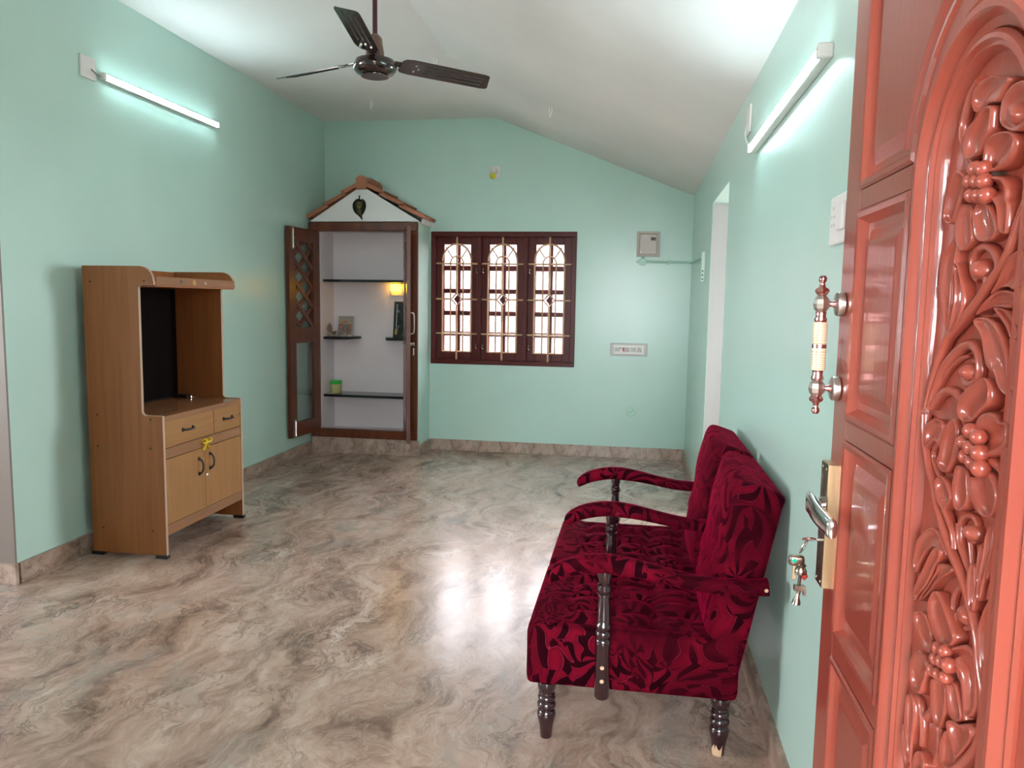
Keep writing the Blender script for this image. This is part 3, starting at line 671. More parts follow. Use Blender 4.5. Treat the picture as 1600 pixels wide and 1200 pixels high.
# armrests: top and bottom outline in the x-z plane
top = [(-.262, .590), (-.235, .618), (-.19, .642), (-.13, .658), (-.08, .663), (-.035, .662), (.04, .650), (.12, .632), (.20, .617), (.28, .610), (.36, .612), (.425, .620)]
bot = [(-.252, .556), (-.22, .572), (-.18, .588), (-.13, .600), (-.08, .606), (-.035, .604), (.04, .598), (.12, .586), (.20, .572), (.28, .567), (.36, .568), (.435, .572)]
def armrest(yc, xe=.43):
    bm = nb(); rings = []
    tp = [p for p in catmull([(a, b_, 0) for a, b_ in top], 3)]; bt = [p for p in catmull([(a, b_, 0) for a, b_ in bot], 3)]
    for i, (a, b_) in enumerate(zip(tp, bt)):
        if max(a.x, b_.x) > xe: a = Vector((min(a.x, xe), a.y)); b_ = Vector((min(b_.x, xe), b_.y))
        c_ = (Vector((a.x, a.y)) + Vector((b_.x, b_.y)))/2; hv = (Vector((a.x, a.y)) - Vector((b_.x, b_.y)))/2
        k = .55 if i == 0 else (.85 if i == 1 else 1); w_ = .030*k; hv = hv*(.6 if i == 0 else 1)
        ring = []
        for j in range(16):
            an = 2*PI*j/16; cx_, sx_ = math.cos(an), math.sin(an)
            ex = lambda q: math.copysign(abs(q)**.55, q)
            pt = c_ + hv*ex(sx_); ring.append(bm.verts.new((pt.x, yc + w_*ex(cx_), pt.y)))
        rings.append(ring)
    for i in range(len(rings)-1):
        for j in range(16): bm.faces.new((rings[i][j], rings[i][(j+1) % 16], rings[i+1][(j+1) % 16], rings[i+1][j]))
    bm.faces.new(rings[0]); bm.faces.new(rings[-1][::-1]); return bm
post_prof = [(.0, .188), (.017, .19), (.020, .196), (.020, .365), (.0215, .372), (.0215, .386), (.017, .392), (.0215, .398), (.0215, .412), (.017, .418), (.0215, .424), (.0215, .436), (.017, .442), (.0185, .46), (.0165, .50), (.0135, .528), (.0185, .532), (.0185, .537), (.0155, .540), (.019, .548), (.0195, .556), (.017, .563), (.019, .568), (.015, .573), (.0195, .60), (.020, .618)]
for i, yc in enumerate((2.383, 3.051, 3.717)):
    ar = obj('armrest', armrest(yc, .43 if i == 0 else .40), M['velvet'], sofa, 60)
    if i == 0: obj('nail', lathe([(.006, 0), (.005, .002)], (.418, yc-.0302, .594), (0, -1, 0), 10), M['worn'], ar)
    ps = obj('post', lathe([(r_*1.22, z_) for r_, z_ in post_prof], (-.070, yc, 0), n=20), M['postwood'], sofa, 50)
    if i == 0:
        for z_ in (.255, .300): obj('peg', lathe([(.007, 0), (.006, .0025)], (-.070, yc-.0242, z_), (0, -1, 0), 10), M['worn'], ps)
leg_prof = [(.0, 0), (.017, 0), (.018, .004), (.021, .04), (.027, .07), (.029, .085), (.025, .097), (.022, .1), (.028, .108), (.029, .118), (.025, .126), (.022, .129), (.027, .135), (.0275, .143), (.022, .149), (.0255, .155), (.0225, .160), (.027, .170), (.029, .185), (.028, .1965)]
for x in (-.254, .31):
    for y in (2.450, 3.655):
        lg = obj('leg', lathe([(r_*1.1, z_) for r_, z_ in leg_prof], (x, y, 0), n=20), M['postwood'], sofa, 50)
        if x > 0 and y < 3:   # paint worn off the foot
            bm = nb(); n_ = 20; r2 = []
            for z_, rr in ((.0008, .0196), (.018, .0213), (.034, .0230)):
                r2.append([bm.verts.new((x+rr*math.cos(a), y+rr*math.sin(a), z_ + (0 if z_ < .02 else .010*math.sin(a*5)))) for a in [PI*1.02+PI*.62*k/10 for k in range(11)]])
            for i in range(2):
                for k in range(10): bm.faces.new((r2[i][k], r2[i][k+1], r2[i+1][k+1], r2[i+1][k]))
            obj('bare_patch', bm, M['worn'], lg)

# ================================================================ CEILING FAN
FX, FY, FZ = -1.338, 3.865, 2.623
fan = thing('ceiling_fan', 'dark brown three-blade ceiling fan hanging from a maroon rod', 'fan', (FX, FY, ZC))
obj('canopy', lathe([(.02, 0), (.05, .01), (.058, .05), (.055, .08), (.03, .081)], (FX, FY, ZC-.081), n=20), M['fan'], fan, 40)
obj('down_rod', lathe([(.0125, 0), (.0125, ZC-2.74-.06)], (FX, FY, 2.74), n=14), M['fanrod'], fan, 40)
obj('rod_cup', lathe([(.030, 0), (.046, .006), (.046, .030), (.040, .06), (.036, .095), (.022, .112), (.018, .115)], (FX, FY, 2.663), n=20), M['fanbronze'], fan, 40)
mot = obj('motor', lathe([(.02, 0), (.060, .002), (.095, .018), (.108, .034), (.110, .05), (.104, .056), (.104, .064), (.098, .078), (.06, .09), (.03, .094)], (FX, FY, 2.573), n=32), M['fan'], fan, 40)
obj('trim_ring', lathe([(.066, 0), (.070, .001), (.0705, .003), (.066, .004)], (FX, FY, 2.5725), n=32), M['fan'], mot)
for k in range(3):
    a = .665 + k*2*PI/3 + .0; u = Vector((math.cos(a), math.sin(a), .027*math.cos(a+1.9))).normalized(); w_ = Vector((-math.sin(a), math.cos(a), 0)); tilt = math.radians(-17)
    wv_ = w_*math.cos(tilt) + Vector((0, 0, 1))*math.sin(tilt); nv = u.cross(wv_)
    base = Vector((FX, FY, FZ+.028)); dr_ = Vector((0, 0, -.0))
    P = lambda s, t_, h_: base + u*s + wv_*t_ + nv*h_
    bl = [(.135, -.040), (.15, -.058), (.19, -.066), (.60, -.062), (.625, -.055), (.655, .045), (.648, .058), (.62, .062), (.19, .062), (.15, .056), (.135, .040)]
    blade = obj('blade', prism([P(s, t_, 0) for s, t_ in bl], nv*.003), M['fan'], fan)
    for t_ in (-.028, .0, .028): obj('blade_rib', tube([P(.27, t_, -.0005), P(.60, t_, -.0005)], .003, 6), M['fan'], blade)
    obj('blade_iron', prism([P(.085, -.018, .004), P(.16, -.022, .004), P(.235, -.040, .004), P(.245, 0, .004), P(.235, .040, .004), P(.16, .022, .004), P(.085, .018, .004)], nv*.004), M['fan'], blade)
    for s, t_ in ((.215, -.025), (.215, .025), (.235, 0)): obj('screw', lathe([(.006, 0), (.005, .004)], P(s, t_, -.0005), -nv, 8), M['silver'], blade)

# ================================================================ LIGHTS ON THE WALLS
def tube_light(name, label, xw, sx, y0, y1, z):
    o = thing(name, label, 'light', (xw, (y0+y1)/2, z)); x = lambda d_: xw + sx*d_
    b = lambda d0, d1: (min(x(d0), x(d1)), max(x(d0), x(d1)))
    obj('body', box(*b(.001, .030), y0, y1, z-.018, z+.018, .002, 1), M['plastic'], o)
    bm = nb(); sec = [(.030, -.0155), (.033, -.0155), (.037, -.010), (.0385, 0), (.037, .010), (.033, .0155), (.030, .0155)]
    add_prism(bm, [(x(a), y0+.018, z+b_) for a, b_ in sec], (0, y1-y0-.036, 0)); obj('diffuser', bm, M['led'], o, 40)
    for ya_, yb2 in ((y0-.004, y0+.02), (y1-.02, y1+.004)): obj('end_cap', box(*b(.001, .041), ya_, yb2, z-.019, z+.019, .003, 1), M['plastic'], o)
    return o
tube_light('tube_light', 'lit white tube light on the left wall above the cabinet', XL, 1, 4.085, 5.315, 2.688)
tube_light('tube_light', 'lit white tube light on the right wall above the sofa', XR, -1, 2.20, 3.50, 2.122)
bpn = thing('blank_plate', 'square white wire outlet plate at the near end of the left tube light', 'plate', (XL, 3.99, 2.70))
obj('plate', box(XL+.0005, XL+.012, 3.93, 4.052, 2.648, 2.768, .004), M['plastic'], bpn)
obj('wire', tube(catmull([(XL+.012, 4.01, 2.705), (XL+.02, 4.04, 2.69), (XL+.02, 4.07, 2.685), (XL+.012, 4.083, 2.688)], 4), .0035, 6), M['wire'], bpn)
bpr = thing('blank_plate', 'white wire outlet plate at the far end of the right tube light', 'plate', (XR, 3.72, 2.28))
obj('plate', box(XR-.012, XR-.0005, 3.70, 3.82, 2.235, 2.36, .004), M['plastic'], bpr)
obj('wire', tube(catmull([(XR-.012, 3.74, 2.28), (XR-.03, 3.68, 2.22), (XR-.03, 3.56, 2.15), (XR-.015, 3.505, 2.124)], 4), .0035, 6), M['wireW'], bpr)

# ================================================================ FITTINGS ON THE BACK WALL
y = YB
bh = thing('bulb_holder', 'white bulb holder with yellow bulb high on the back wall', 'lamp', (-1.357, y, 2.67))
obj('plate', box(-1.412, -1.302, y-.012, y-.0005, 2.615, 2.728, .004), M['plastic'], bh)
ax = Vector((0, -.72, -.55))
obj('holder', lathe([(.040, 0), (.040, .015), (.026, .03), (.022, .05)], (-1.36, y-.012, 2.68), ax, 18), M['plastic'], bh, 40)
obj('bulb', lathe([(.012, .048), (.018, .056), (.027, .075), (.029, .092), (.024, .108), (.012, .118), (.001, .12)], (-1.36, y-.012, 2.68), ax, 18), M['yellowbulb'], bh, 60)
mb = thing('fuse_box', 'square beige metal fuse box on the back wall', 'box', (.09, y, 2.0))
obj('case', boxes((-.013, .012, y-.07, y-.0005, 1.893, 2.118), (.170, .196, y-.07, y-.0005, 1.893, 2.118), (.012, .170, y-.07, y-.0005, 1.893, 1.912), (.012, .170, y-.07, y-.0005, 2.097, 2.118), (.012, .17, y-.04, y-.0005, 1.912, 2.097)), M['box'], mb)
dd = obj('door', box(.014, .168, y-.066, y-.041, 1.914, 2.095, .003), M['boxdoor'], mb)
obj('window', box(.113, .157, y-.0675, y-.0655, 2.037, 2.066), M['black'], dd); obj('latch', box(.018, .034, y-.070, y-.0655, 1.921, 1.937, .001), M['plastic'], dd)
obj('label_print', box(.04, .088, y-.0664, y-.0655, 2.070, 2.080), M['plasticg'], dd); obj('label_print', box(.11, .15, y-.0664, y-.0655, 1.930, 1.934), M['plasticg'], dd)
jb = thing('junction_box', 'round green-painted conduit box below the fuse box', 'box', (.045, y, 1.85))
obj('lid', lathe([(.036, 0), (.036, .028), (.032, .032)], (.045, y-.0005, 1.846), (0, -1, 0), 24), M['mint'], jb, 40)
obj('spout', tube([(.045, y-.014, 1.875), (.045, y-.014, 1.893)], .0105, 10), M['mint'], jb); obj('spout', tube([(.012, y-.014, 1.846), (-.012, y-.014, 1.846)], [.0105, .0085], 10), M['mint'], jb)
cn = thing('conduit', 'thin green-painted conduit running to the right corner', 'pipe', (.25, y, 1.85))
obj('pipe', tube([(.079, y-.013, 1.846), (.46, y-.013, 1.842), (XR-.014, y-.03, 1.842), (XR-.014, 6.6, 1.832), (XR-.014, 5.921, 1.815)], .0105, 10), M['mint'], cn)
obj('clip', box(.275, .29, y-.026, y-.0005, 1.818, 1.870, .003), M['mint'], cn)
ck = thing('cable_cover', 'narrow white strip cover on the right wall beside the passage', 'cover', (XR, 5.9, 1.73))
obj('cover', box(XR-.026, XR-.0005, 5.85, 5.92, 1.625, 1.845, .006), M['mintlight'], ck)
for z_ in (1.645, 1.675, 1.705): obj('hole', lathe([(.006, 0), (.006, .001)], (XR-.016, 5.85, z_), (0, -1, 0), 8), M['grey'], ck)
sp = thing('switch_board', 'long white switch and socket board on the back wall', 'switch', (-.055, y, 1.03))
obj('surround', box(-.230, .116, y-.010, y-.0005, .972, 1.090, .006), M['plasticg'], sp)
obj('plate', box(-.198, .088, y-.016, y-.0102, .988, 1.074, .003), M['plastic'], sp)
for x, w_, m in ((-.188, .022, 'plasticg'), (-.162, .022, 'plasticg'), (-.113, .018, 'redsw'), (-.038, .022, 'plasticg'), (-.012, .022, 'plasticg')):
    obj('rocker', box(x, x+w_, y-.021, y-.0162, 1.013, 1.050, .002), M[m], sp)
for x, w_ in ((-.090, .040), (.022, .040)):
    so = obj('socket', box(x, x+w_, y-.019, y-.0162, 1.008, 1.052, .002), M['plasticg'], sp)
    for dx_, dz_ in ((.02, .032), (.009, .012), (.031, .012)): obj('pin_hole', lathe([(.004, 0), (.004, .0008)], (x+dx_, y-.019, 1.008+dz_), (0, -1, 0), 8), M['grey'], so)
obj('indicator', lathe([(.006, 0), (.004, .003)], (-.132, y-.0162, 1.043), (0, -1, 0), 10), M['grey'], sp)
rc = thing('round_cover', 'round green-painted cover plate low on the back wall', 'cover', (-.016, y, .446))
obj('disc', lathe([(.047, 0), (.047, .006), (.043, .010)], (-.016, y-.0005, .446), (0, -1, 0), 28), M['mint'], rc, 40)
for dx_, dz_ in ((.014, .016), (-.02, -.012), (.0, -.004)): obj('hole', lathe([(.004, 0), (.004, .0008)], (-.016+dx_, y-.0105, .446+dz_), (0, -1, 0), 8), M['grey'], rc)
sw = thing('switch_plate', 'white switch and socket plate on the right wall behind the red door', 'switch', (XR, 2.0, 1.66))
obj('plate', box(XR-.012, XR-.0005, 1.90, 2.085, 1.605, 1.725, .005), M['plastic'], sw)
for dz_, dy_ in ((.028, .022), (.006, .014), (.006, .030), (-.014, .014), (-.014, .030)): obj('pin_hole', lathe([(.004, 0), (.004, .001)], (XR-.012, 2.085-dy_*1.6, 1.668+dz_), (-1, 0, 0), 8), M['plasticg'], sw)
obj('rocker', box(XR-.022, XR-.0125, 1.93, 1.985, 1.635, 1.70, .003), M['plastic'], sw)

# ceiling fittings
cp = thing('ceiling_plate', 'flat white square cover plate on the ceiling behind the fan', 'plate', (-1.36, 5.5, ZC))
def ceil_z(x): return ZC if x < XRIDGE else ZC - (ZC-ZR)/(XR-XRIDGE)*(x-XRIDGE)
obj('plate', box(-1.42, -1.30+.0, 5.44, 5.56, ZC-.014, ZC-.0005, .004), M['plastic'], cp)
obj('cap', lathe([(.03, 0), (.026, .008)], (-1.345, 5.5, ZC-.014), (0, 0, -1), 14), M['plastic'], cp)
for (x, y_, ln, lb) in ((-1.46, 5.5, .055, 'white wire stub hanging beside the ceiling plate'), (-2.325, 6.612, .07, 'white wire stub hanging from the ceiling at far left'), (-.60, 5.9, .075, 'white wire stub hanging from the sloping ceiling at right')):
    if x > XRIDGE:
        # where the photograph's line of sight meets the sloping ceiling
        d = ray(860, 167); k = (ZC-ZR)/(XR-XRIDGE); tt = (ZC + k*XRIDGE - EYE)/(d.z + k*d.x); x, y_ = d.x*tt, d.y*tt
    z = ceil_z(x); st = thing('wire_stub', lb, 'wire', (x, y_, z), 'wire stubs hanging from the ceiling')
    obj('strand', tube([(x-.006, y_, z+.002), (x-.010, y_, z-ln*.6), (x-.002, y_, z-ln)], .004, 6), M['wireW'], st)
    obj('strand', tube([(x+.006, y_, z+.002), (x+.012, y_, z-ln*.4), (x+.004, y_, z-ln*.85)], .004, 6), M['wireW'], st)

# ================================================================ RED CARVED FRONT DOOR (swung open along the right wall)
DX = .36; DY0, DY1 = .375, 1.461; DZ0, DZ1 = .01, 2.12
door = empty_structure('door_1', (DX, DY0, 0)); YC = .915; ZS = 1.61
dm = M['door']
obj('backing', box(DX+.014, DX+.036, DY0+.01, DY1-.01, DZ0+.01, DZ1-.01), dm, door)
def dbox(nm, y0, y1, z0, z1, d0=0, d1=.04, bev=.002): return obj(nm, box(DX+d0, DX+d1, y0, y1, z0, z1, bev, 1), dm, door)
PY0, PY1 = 1.128, 1.376                                   # panel column (far side); its twin lies beyond the frame
dbox('stile', PY1, DY1, DZ0, DZ1); dbox('stile', DY0, 2*YC-PY1, DZ0, DZ1)
dbox('rail', 2*YC-PY1, PY1, DZ0, .20); dbox('rail', 2*YC-PY1, PY1, DZ1-.12, DZ1)
rails = [(1.610, 1.645), (1.225, 1.260), (.842, .877), (.458, .493)]
panels = [(1.645, DZ1-.12), (1.260, 1.610), (.877, 1.225), (.493, .842), (.20, .458)]
RA = .222                                                 # arch radius of the upright band beside the panels
mull_w = .205
for sg in (1, -1):
    Yq = lambda y_: y_ if sg > 0 else 2*YC-y_
    o2 = lambda a, b_: (min(Yq(a), Yq(b_)), max(Yq(a), Yq(b_)))
    for z0, z1 in rails: dbox('rail', *o2(PY0, PY1), z0, z1)
    dbox('mullion', *o2(YC+.160, PY0), .20, ZS)
    # spandrel band that follows the arch
    bm = nb(); out_ = arc(YC, ZS, PY0-YC, 0 if sg > 0 else 180, 90, 16); inn = arc(YC, ZS, .160, 0 if sg > 0 else 180, 90, 16)
    add_prism(bm, [(DX, a, b_) for a, b_ in out_] + [(DX, a, b_) for a, b_ in inn[::-1]], (.03, 0, 0)); obj('arch_band', bm, dm, door, 30)
    for i, (z0, z1) in enumerate(panels):
        y0, y1 = PY0, PY1
        if i == 0:   # top panel, its inner side follows the arch
            R_ = PY0-YC; outl = [(y1, z0), (y1, z1), (YC+.001, z1), (YC+.001, ZS+R_)] + [(a, b_) for a, b_ in arc(YC, ZS, R_, 90, 0, 14)[1:] if b_ > z0+.001] + [(YC+math.sqrt(R_**2-(z0-ZS)**2), z0)]
        else: outl = [(y1, z0), (y1, z1), (y0, z1), (y0, z0)]
        c_ = Vector((sum(p[0] for p in outl)/len(outl), sum(p[1] for p in outl)/len(outl)))
        def inset(o_, dd):
            n_ = len(o_); res = []
            area = sum(o_[k][0]*o_[(k+1) % n_][1]-o_[(k+1) % n_][0]*o_[k][1] for k in range(n_))
            for k in range(n_):
                a, b_, c2 = Vector(o_[k-1]), Vector(o_[k]), Vector(o_[(k+1) % n_])
                e1, e2 = (b_-a), (c2-b_)
                if e1.length < 1e-6 or e2.length < 1e-6: res.append(b_); continue
                e1.normalize(); e2.normalize(); s_ = -1 if area > 0 else 1
                n1, n2 = Vector((e1.y, -e1.x))*s_, Vector((e2.y, -e2.x))*s_; m_ = (n1+n2); m_ = m_/max(.35, m_.dot(n1)) if m_.length > 1e-6 else n1
                res.append(b_+m_*dd)
            return res
        # bead, sunk ground, bevelled raised field
        steps = [(0, .0), (.004, -.004), (.012, -.003), (.016, .004), (.022, .012), (.034, .012), (.054, .003), (.058, .0025)]
        bm = nb(); rings = []
        for dd, dep in steps: rings.append([bm.verts.new((DX+dep, Yq(p[0]), p[1])) for p in inset(outl, dd)])
        n_ = len(outl)
        for a, b_ in zip(rings, rings[1:]):
            for k in range(n_): bm.faces.new((a[k], a[(k+1) % n_], b_[(k+1) % n_], b_[k]))
        bm.faces.new(rings[-1]); obj('panel', bm, dm, door)
# the two arched mouldings round the carving
def arch_path(r, zb=.22): return [(YC+r, zb), (YC+r, .6), (YC+r, 1.0), (YC+r, 1.4)] + arc(YC, ZS, r, 0, 180, 28) + [(YC-r, 1.4), (YC-r, 1.0), (YC-r, .6), (YC-r, zb)]
def moulding(nm, r, sec):
    pa = arch_path(r); bm = nb(); rings = []; N = len(pa)
    for i, p in enumerate(pa):
        a = Vector(pa[max(0, i-1)]); b_ = Vector(pa[min(N-1, i+1)]); t_ = (b_-a).normalized(); nn = Vector((t_.y, -t_.x))
        rings.append([bm.verts.new((DX+dep, p[0]+nn.x*w_, p[1]+nn.y*w_)) for w_, dep in sec])
    for a, b_ in zip(rings, rings[1:]):
        for k in range(len(sec)-1): bm.faces.new((a[k], a[k+1], b_[k+1], b_[k]))
    for e_ in (rings[0], rings[-1]): bm.faces.new(e_)
    obj(nm, bm, dm, door, 35)
big = [(.024, .014), (.024, -.004), (.020, -.008), (.015, -.006), (.013, -.009), (.006, -.017), (-.002, -.017), (-.008, -.010), (-.010, -.004), (-.020, -.001), (-.022, .014)]
small = [(.012, .014), (.012, -.004), (.008, -.009), (.003, -.010), (.0, -.005), (-.004, -.006), (-.008, -.001), (-.010, .014)]
moulding('moulding', .152, big); moulding('inner_moulding', .118, small)
obj('sunk_ground', box(DX+.008, DX+.014, YC-.13, YC+.13, .2, ZS+.13), dm, door)
carv = obj('carved_panel', box(DX+.006, DX+.0085, YC-.109, YC+.109, .24, ZS), dm, door)

def relief(nm, outline, spine, hgt=.011, rim=.20, dip=.15, per=3):
    """carved petal or leaf: rises from the ground to a rim and dips to its mid-rib"""
    hgt *= .72
    o = [on_x(u, v, DX-.006) for u, v in outline]; s = [on_x(u, v, DX-.006) for u, v in spine]
    o = catmull(o, per, True); s = catmull(s, 6)
    bm = nb(); rings = []; lv = [(0, .006), (.03, -hgt*.45), (rim*.45, -hgt*.95), (rim, -hgt), (rim+.22, -hgt*(.55+.45*dip)), (.82, -hgt*dip), (.97, -hgt*(dip+.12))]
    near = []
    for p in o:
        q = min(s, key=lambda w_: (w_-p).length_squared); near.append(q)
    for f_, dep in lv:
        rings.append([bm.verts.new((DX+dep, p.y+(q.y-p.y)*f_, p.z+(q.z-p.z)*f_)) for p, q in zip(o, near)])
    n_ = len(o)
    for a, b_ in zip(rings, rings[1:]):
        for k in range(n_): bm.faces.new((a[k], a[(k+1) % n_], b_[(k+1) % n_], b_[k]))
    bm.faces.new(rings[-1])
    return obj(nm, bm, dm, carv, 180)
def boss(nm, outline, hgt=.014):
    hgt = min(hgt, .012)
    c_ = (sum(p[0] for p in outline)/len(outline), sum(p[1] for p in outline)/len(outline))
    o = catmull([on_x(u, v, DX-.009) for u, v in outline], 3, True); c_ = on_x(*c_, DX-.009); bm = nb(); rings = []
    for k in range(6):
        f_ = math.cos(k/6*PI/2); dep = .006 - (hgt+.006)*math.sin(k/6*PI/2)
        rings.append([bm.verts.new((DX+dep, c_.y+(p.y-c_.y)*f_, c_.z+(p.z-c_.z)*f_)) for p in o])
    for a, b_ in zip(rings, rings[1:]):
        for k in range(len(o)): bm.faces.new((a[k], a[(k+1) % len(o)], b_[(k+1) % len(o)], b_[k]))
    bm.faces.new(rings[-1]); obj(nm, bm, dm, carv, 180)
def rope(nm, pts, r0, r1=None, lift=.0):
    r1 = r0 if r1 is None else r1
    P = catmull([on_x(u, v, DX-.004) for u, v in pts], 5); N = len(P); k = 1/1100*1.15
    R_ = [max(.002, (r0+(r1-r0)*i/(N-1))*k) for i in range(N)]
    P = [Vector((DX+.003-lift, p.y, p.z)) for p in P]
    obj(nm, tube(P, R_, 10, updir=(1, 0, 0), flat=1.3), dm, carv, 60)
def berry(u, v, r):
    p = on_x(u, v, DX-.014); p.x = DX; rr = r/1100*1.5
    obj('carved_berry', lathe([(rr*math.sin(a*PI/14), rr*(1-math.cos(a*PI/14))*1.0) for a in range(15)], p + Vector((.0, 0, 0)) + Vector((rr*1.0-.012, 0, 0)), (-1, 0, 0), 14), dm, carv, 180)
def crop(y0, s=8.0): return lambda pts: [(1400+a/s, y0+b_/s) for a, b_ in pts]
T1, T2, T3, T4, T5, T6, T7 = (crop(q) for q in (120, 250, 380, 510, 640, 770, 900)); T8 = crop(1030, 7.06)
P_, L_, S_, K_ = 'carved_petal', 'carved_leaf', 'carved_stem', 'carved_scroll'
# main stem, winding down the panel
rope(S_, T1([(1010, 40), (900, 230), (830, 450), (790, 650), (800, 850), (870, 1030), (930, 1130)]), 6, 5)
rope(S_, T2([(1660, 480), (1540, 780)]) + T3([(1420, 100), (1290, 330), (1150, 530), (1020, 720), (880, 900), (740, 1060), (630, 1200)]) + T4([(540, 400), (480, 600), (420, 820), (375, 1020)]), 6, 5, .004)
rope(S_, T5([(350, 60), (350, 320), (380, 560), (410, 760), (470, 960)]) + T6([(500, 130), (560, 350), (620, 560), (690, 760), (780, 960), (850, 1150)]) + T7([(880, 200), (940, 440), (990, 650), (1020, 850), (1040, 1100)]) + T8([(960, 380), (950, 700), (900, 940), (780, 1100), (640, 1210)]), 5, 6, .004)
# first flower
relief(L_, T1([(960, 300), (985, 170), (1060, 60), (1200, -20), (1350, 0), (1430, 20), (1350, 180), (1280, 320), (1180, 330), (1110, 390), (1060, 440), (1000, 440), (972, 390)]), T1([(1020, 380), (1150, 160), (1320, 40)]))
relief(L_, T1([(1300, 480), (1320, 300), (1400, 150), (1500, 60), (1640, 40), (1650, 300), (1640, 640), (1480, 690), (1360, 640), (1305, 570)]), T1([(1400, 560), (1450, 400), (1560, 250)]), .010)
boss(K_, T1([(1340, 470), (1370, 340), (1430, 280), (1510, 310), (1570, 420), (1540, 560), (1440, 650), (1370, 600)]), .018)
relief(P_, T1([(880, 960), (880, 760), (920, 640), (1040, 500), (1110, 400), (1180, 350), (1240, 380), (1230, 520), (1210, 680), (1140, 800), (1080, 950), (1000, 1010), (920, 1030)]), T1([(960, 960), (1050, 700), (1140, 470)]), .014)
relief(P_, T1([(1140, 1000), (1160, 820), (1220, 730), (1330, 680), (1440, 680), (1520, 720), (1540, 830), (1490, 1000), (1410, 1130), (1300, 1180), (1150, 1180)]), T1([(1180, 1120), (1300, 900), (1430, 770)]), .015)
relief(P_, T2([(1160, 230), (1260, 190), (1380, 220), (1430, 330), (1430, 480), (1450, 560), (1430, 900), (1360, 910), (1325, 830), (1315, 700), (1290, 560), (1210, 480), (1150, 420)]), T2([(1190, 330), (1350, 430), (1390, 850)]), .015)
relief(P_, T2([(1050, 540), (1150, 520), (1250, 640), (1310, 800), (1300, 900), (1220, 990), (1120, 1030), (1030, 990), (990, 880), (980, 740), (1000, 640)]), T2([(1080, 590), (1140, 920)]), .013)
relief(P_, T2([(830, 560), (900, 550), (970, 590), (970, 740), (990, 960), (940, 1060), (860, 1140), (800, 1100), (750, 950), (750, 780), (800, 650)]), T2([(890, 600), (860, 1050)]), .012)
relief(P_, T2([(860, 180), (880, 270), (840, 420), (790, 600), (740, 780), (660, 800), (600, 720), (620, 580), (650, 380), (700, 250), (760, 130)]), T2([(830, 250), (640, 720)]), .012)
for a, b_, r_ in ((980, 110, 50), (1070, 110, 50), (915, 265, 48), (1000, 265, 48), (1085, 265, 50), (930, 440, 48), (1020, 440, 48), (1110, 440, 52)):
    (u, v), = T2([(a, b_)]); berry(u, v, r_/8)
# leaves and scroll below it
relief(L_, T3([(560, 250), (600, 130), (680, 20), (740, -60), (790, -20), (760, 150), (730, 330), (700, 520), (690, 700), (660, 950), (630, 1080), (600, 950), (560, 700), (540, 500)]), T3([(625, 1000), (640, 500), (700, 40)]), .010)
relief(L_, T3([(500, 540), (560, 560), (610, 700), (640, 900), (600, 860), (540, 720)]), T3([(540, 620), (610, 820)]), .007)
relief(L_, T3([(740, 300), (780, 240), (830, 400), (860, 600), (860, 780), (800, 980), (740, 1060), (680, 1120), (720, 900), (750, 700), (760, 500)]), T3([(720, 1050), (810, 700), (785, 340)]), .013)
rope(K_, T3([(1180, 450), (1235, 340), (1225, 200), (1160, 90), (1060, 40), (960, 80), (900, 200), (895, 330), (920, 430), (970, 470)]), 6, 3)
boss(K_, T3([(905, 330), (925, 220), (980, 190), (1040, 260), (1040, 390), (980, 470), (920, 440)]), .017)
rope(S_, T3([(1080, 420), (1060, 560), (980, 760), (850, 950), (740, 1060)]), 5, 3)
relief(L_, T3([(1420, 180), (1500, 110), (1620, 80), (1650, 320), (1640, 560), (1500, 600), (1440, 560), (1330, 560), (1210, 640), (1290, 480), (1350, 330)]), T3([(1260, 580), (1450, 340), (1590, 180)]), .012)
relief(L_, T3([(1020, 900), (1100, 760), (1220, 640), (1350, 580), (1500, 620), (1520, 680), (1470, 800), (1400, 820), (1260, 800), (1140, 840)]), T3([(1080, 870), (1250, 710), (1450, 690)]), .012)
relief(L_, T4([(1000, -80), (1120, -120), (1260, -50), (1350, 130), (1410, 330), (1430, 560), (1470, 780), (1500, 880), (1420, 870), (1310, 770), (1250, 590), (1190, 550), (1140, 480), (1120, 320), (1090, 120), (1020, 0)]), T4([(1070, -60), (1260, 200), (1420, 800)]), .013)
relief(L_, T3([(1260, 800), (1400, 830), (1480, 900), (1560, 1060), (1560, 1190), (1480, 1190), (1420, 1050), (1340, 920)]), T3([(1320, 840), (1440, 970), (1520, 1140)]), .014)
relief(L_, T4([(1440, 160), (1540, 170), (1545, 450), (1530, 700), (1470, 760), (1440, 620), (1480, 400)]), T4([(1500, 220), (1480, 700)]), .012)
rope(K_, T4([(400, 1010), (470, 760), (560, 530), (680, 360), (800, 250), (900, 230), (980, 320), (1000, 480), (985, 620), (930, 710), (850, 710), (800, 640)]), 7, 5)
rope(K_, T4([(520, 660), (640, 490), (760, 390), (850, 370)]), 4, 2)
boss(K_, T4([(770, 520), (800, 460), (860, 460), (900, 560), (880, 660), (820, 690), (780, 620)]), .015)
rope(S_, T4([(420, 990), (520, 850), (620, 800), (720, 860), (770, 980), (790, 1100), (830, 1240), (865, 1330)]), 6, 4)
